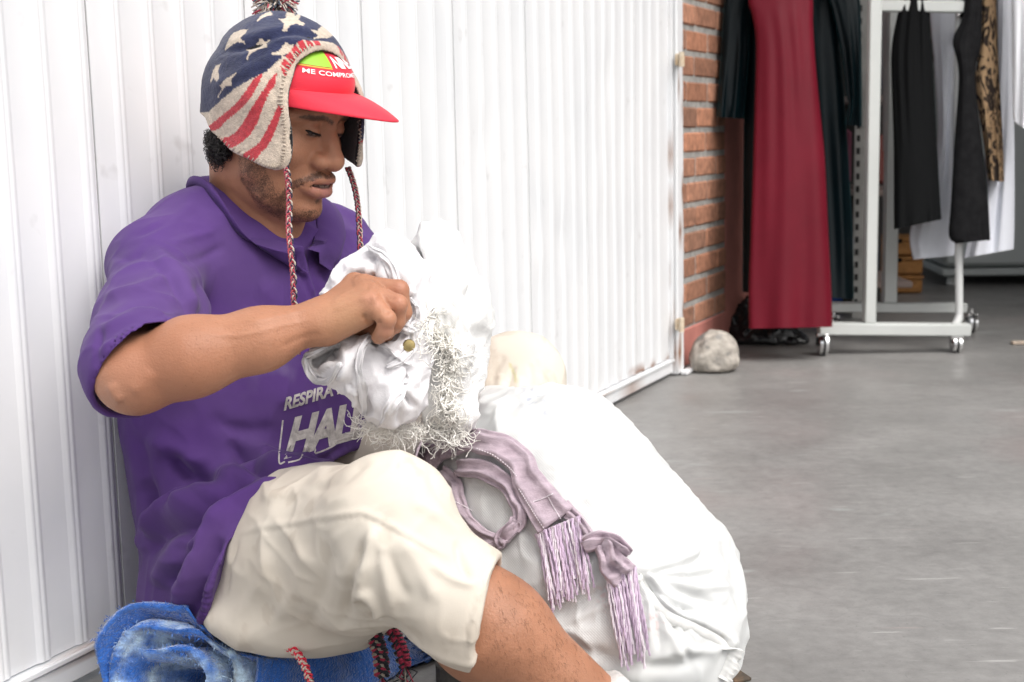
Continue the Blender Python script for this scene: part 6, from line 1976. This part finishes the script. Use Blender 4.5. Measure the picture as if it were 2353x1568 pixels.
# stacked wicker boxes
wd = FL(2090, 676); DW = depth_of(wd)
WICK = mat('wicker', (0.36, 0.17, 0.055), 0.7, 25, 0.25, 0.5, 160, stretch=(1, 1, 2.2))
kw = DW / FPX
hz = (P(2090, 588, DW)[2] - wd[2]) / 2
base = wd.copy(); base[2] = 0
for i in range(3):
    e = empty('wicker_box', base + UPZ * hz * i, ('bottom', 'middle', 'top')[i] + ' orange brown wicker box of the stack behind the rack', 'wicker box')
    c = base + UPZ * (hz * (i + 0.5)) + F * np.array([1, 1, 0]) * 0.11 - RV * 0.05
    mb = MB(); mb.box(c - UPZ * 0.006, RV * 64 * kw * 0.9, F * np.array([1, 1, 0]) * 0.11, UPZ * (hz / 2 - 0.009), 0.008); mb.build('box_body', WICK, e, auto=40)
    mb = MB(); mb.box(c + UPZ * (hz / 2 - 0.009), RV * 66 * kw * 0.9, F * np.array([1, 1, 0]) * 0.114, UPZ * 0.007, 0.004); mb.build('lid', WICK, e, auto=40)
    mb = MB(); mb.box(c - F * np.array([1, 1, 0]) * 0.117 + UPZ * (hz / 2 - 0.015), RV * 0.012, F * np.array([1, 1, 0]) * 0.004, UPZ * 0.008, 0.002); mb.build('clasp', BLK, e)

# chest freezer
fd = FL(2180, 660); DZ = depth_of(fd)
fz = empty('chest_freezer', FL(2260, 660), 'pale grey chest freezer on short feet at the right', 'freezer')
FRZ = mat('freezer_enamel', (0.42, 0.45, 0.44), 0.35, 3, 0.04, spec=0.5)
p_l = P(2168, 590, DZ); right_ = norm(np.array([0.995, -0.10, 0])); back_ = np.array([0.10, 0.995, 0])
zt = 0.92; zb = P(2168, 634, DZ)[2]
pl = p_l.copy(); pl[2] = 0
mb = MB(); mb.box(pl + right_ * 0.42 + back_ * 0.32 + UPZ * ((zt + zb) / 2 + 0.016), right_ * 0.42, back_ * 0.32, UPZ * ((zt - zb) / 2 - 0.018), 0.02); mb.build('cabinet', FRZ, fz, auto=40)
mb = MB(); mb.box(pl + right_ * 0.42 + back_ * 0.32 + UPZ * (zb + 0.012), right_ * 0.425, back_ * 0.325, UPZ * 0.016, 0.006); mb.build('plinth', FRZ, fz, auto=40)
mb = MB(); mb.box(pl + right_ * 0.42 + back_ * 0.32 + UPZ * (zt + 0.03), right_ * 0.43, back_ * 0.33, UPZ * 0.032, 0.015); mb.build('lid', FRZ, fz, auto=40)
for s_ in (0.05, 0.79):
    mb = MB(); q = pl + right_ * s_ + back_ * 0.06; mb.tube([q + UPZ * 0.004, q + UPZ * (zb - 0.006)], [0.022, 0.018], 14); mb.build('foot', RACK, fz, smooth=True, auto=40)

# offcut on the floor
c = FL(2346, 792)
mb = MB(); mb.box(c + UPZ * 0.006, RV * 0.03, F * np.array([1, 1, 0]) * 0.012, UPZ * 0.005, 0.002)
tag(mb.build('offcut', mat('pale_wood', (0.55, 0.45, 0.36), 0.7, 40, 0.2)), 'small pale wood offcut lying on the concrete floor at the right', 'offcut')

# rusty plate let into the floor beside the sack
c = FL(1682, 1552)
mb = MB(); mb.box(c + UPZ * 0.003, np.array([0.012, 0.005, 0]), np.array([-0.010, 0.026, 0]), UPZ * 0.002, 0.001)
tag(mb.build('floor_plate', mat('rusty_plate', (0.07, 0.06, 0.05), 0.8, 60, 0.4, 0.5, 90, col2=(0.16, 0.10, 0.06))), 'small rusty metal plate in the floor beside the big sack', 'plate')
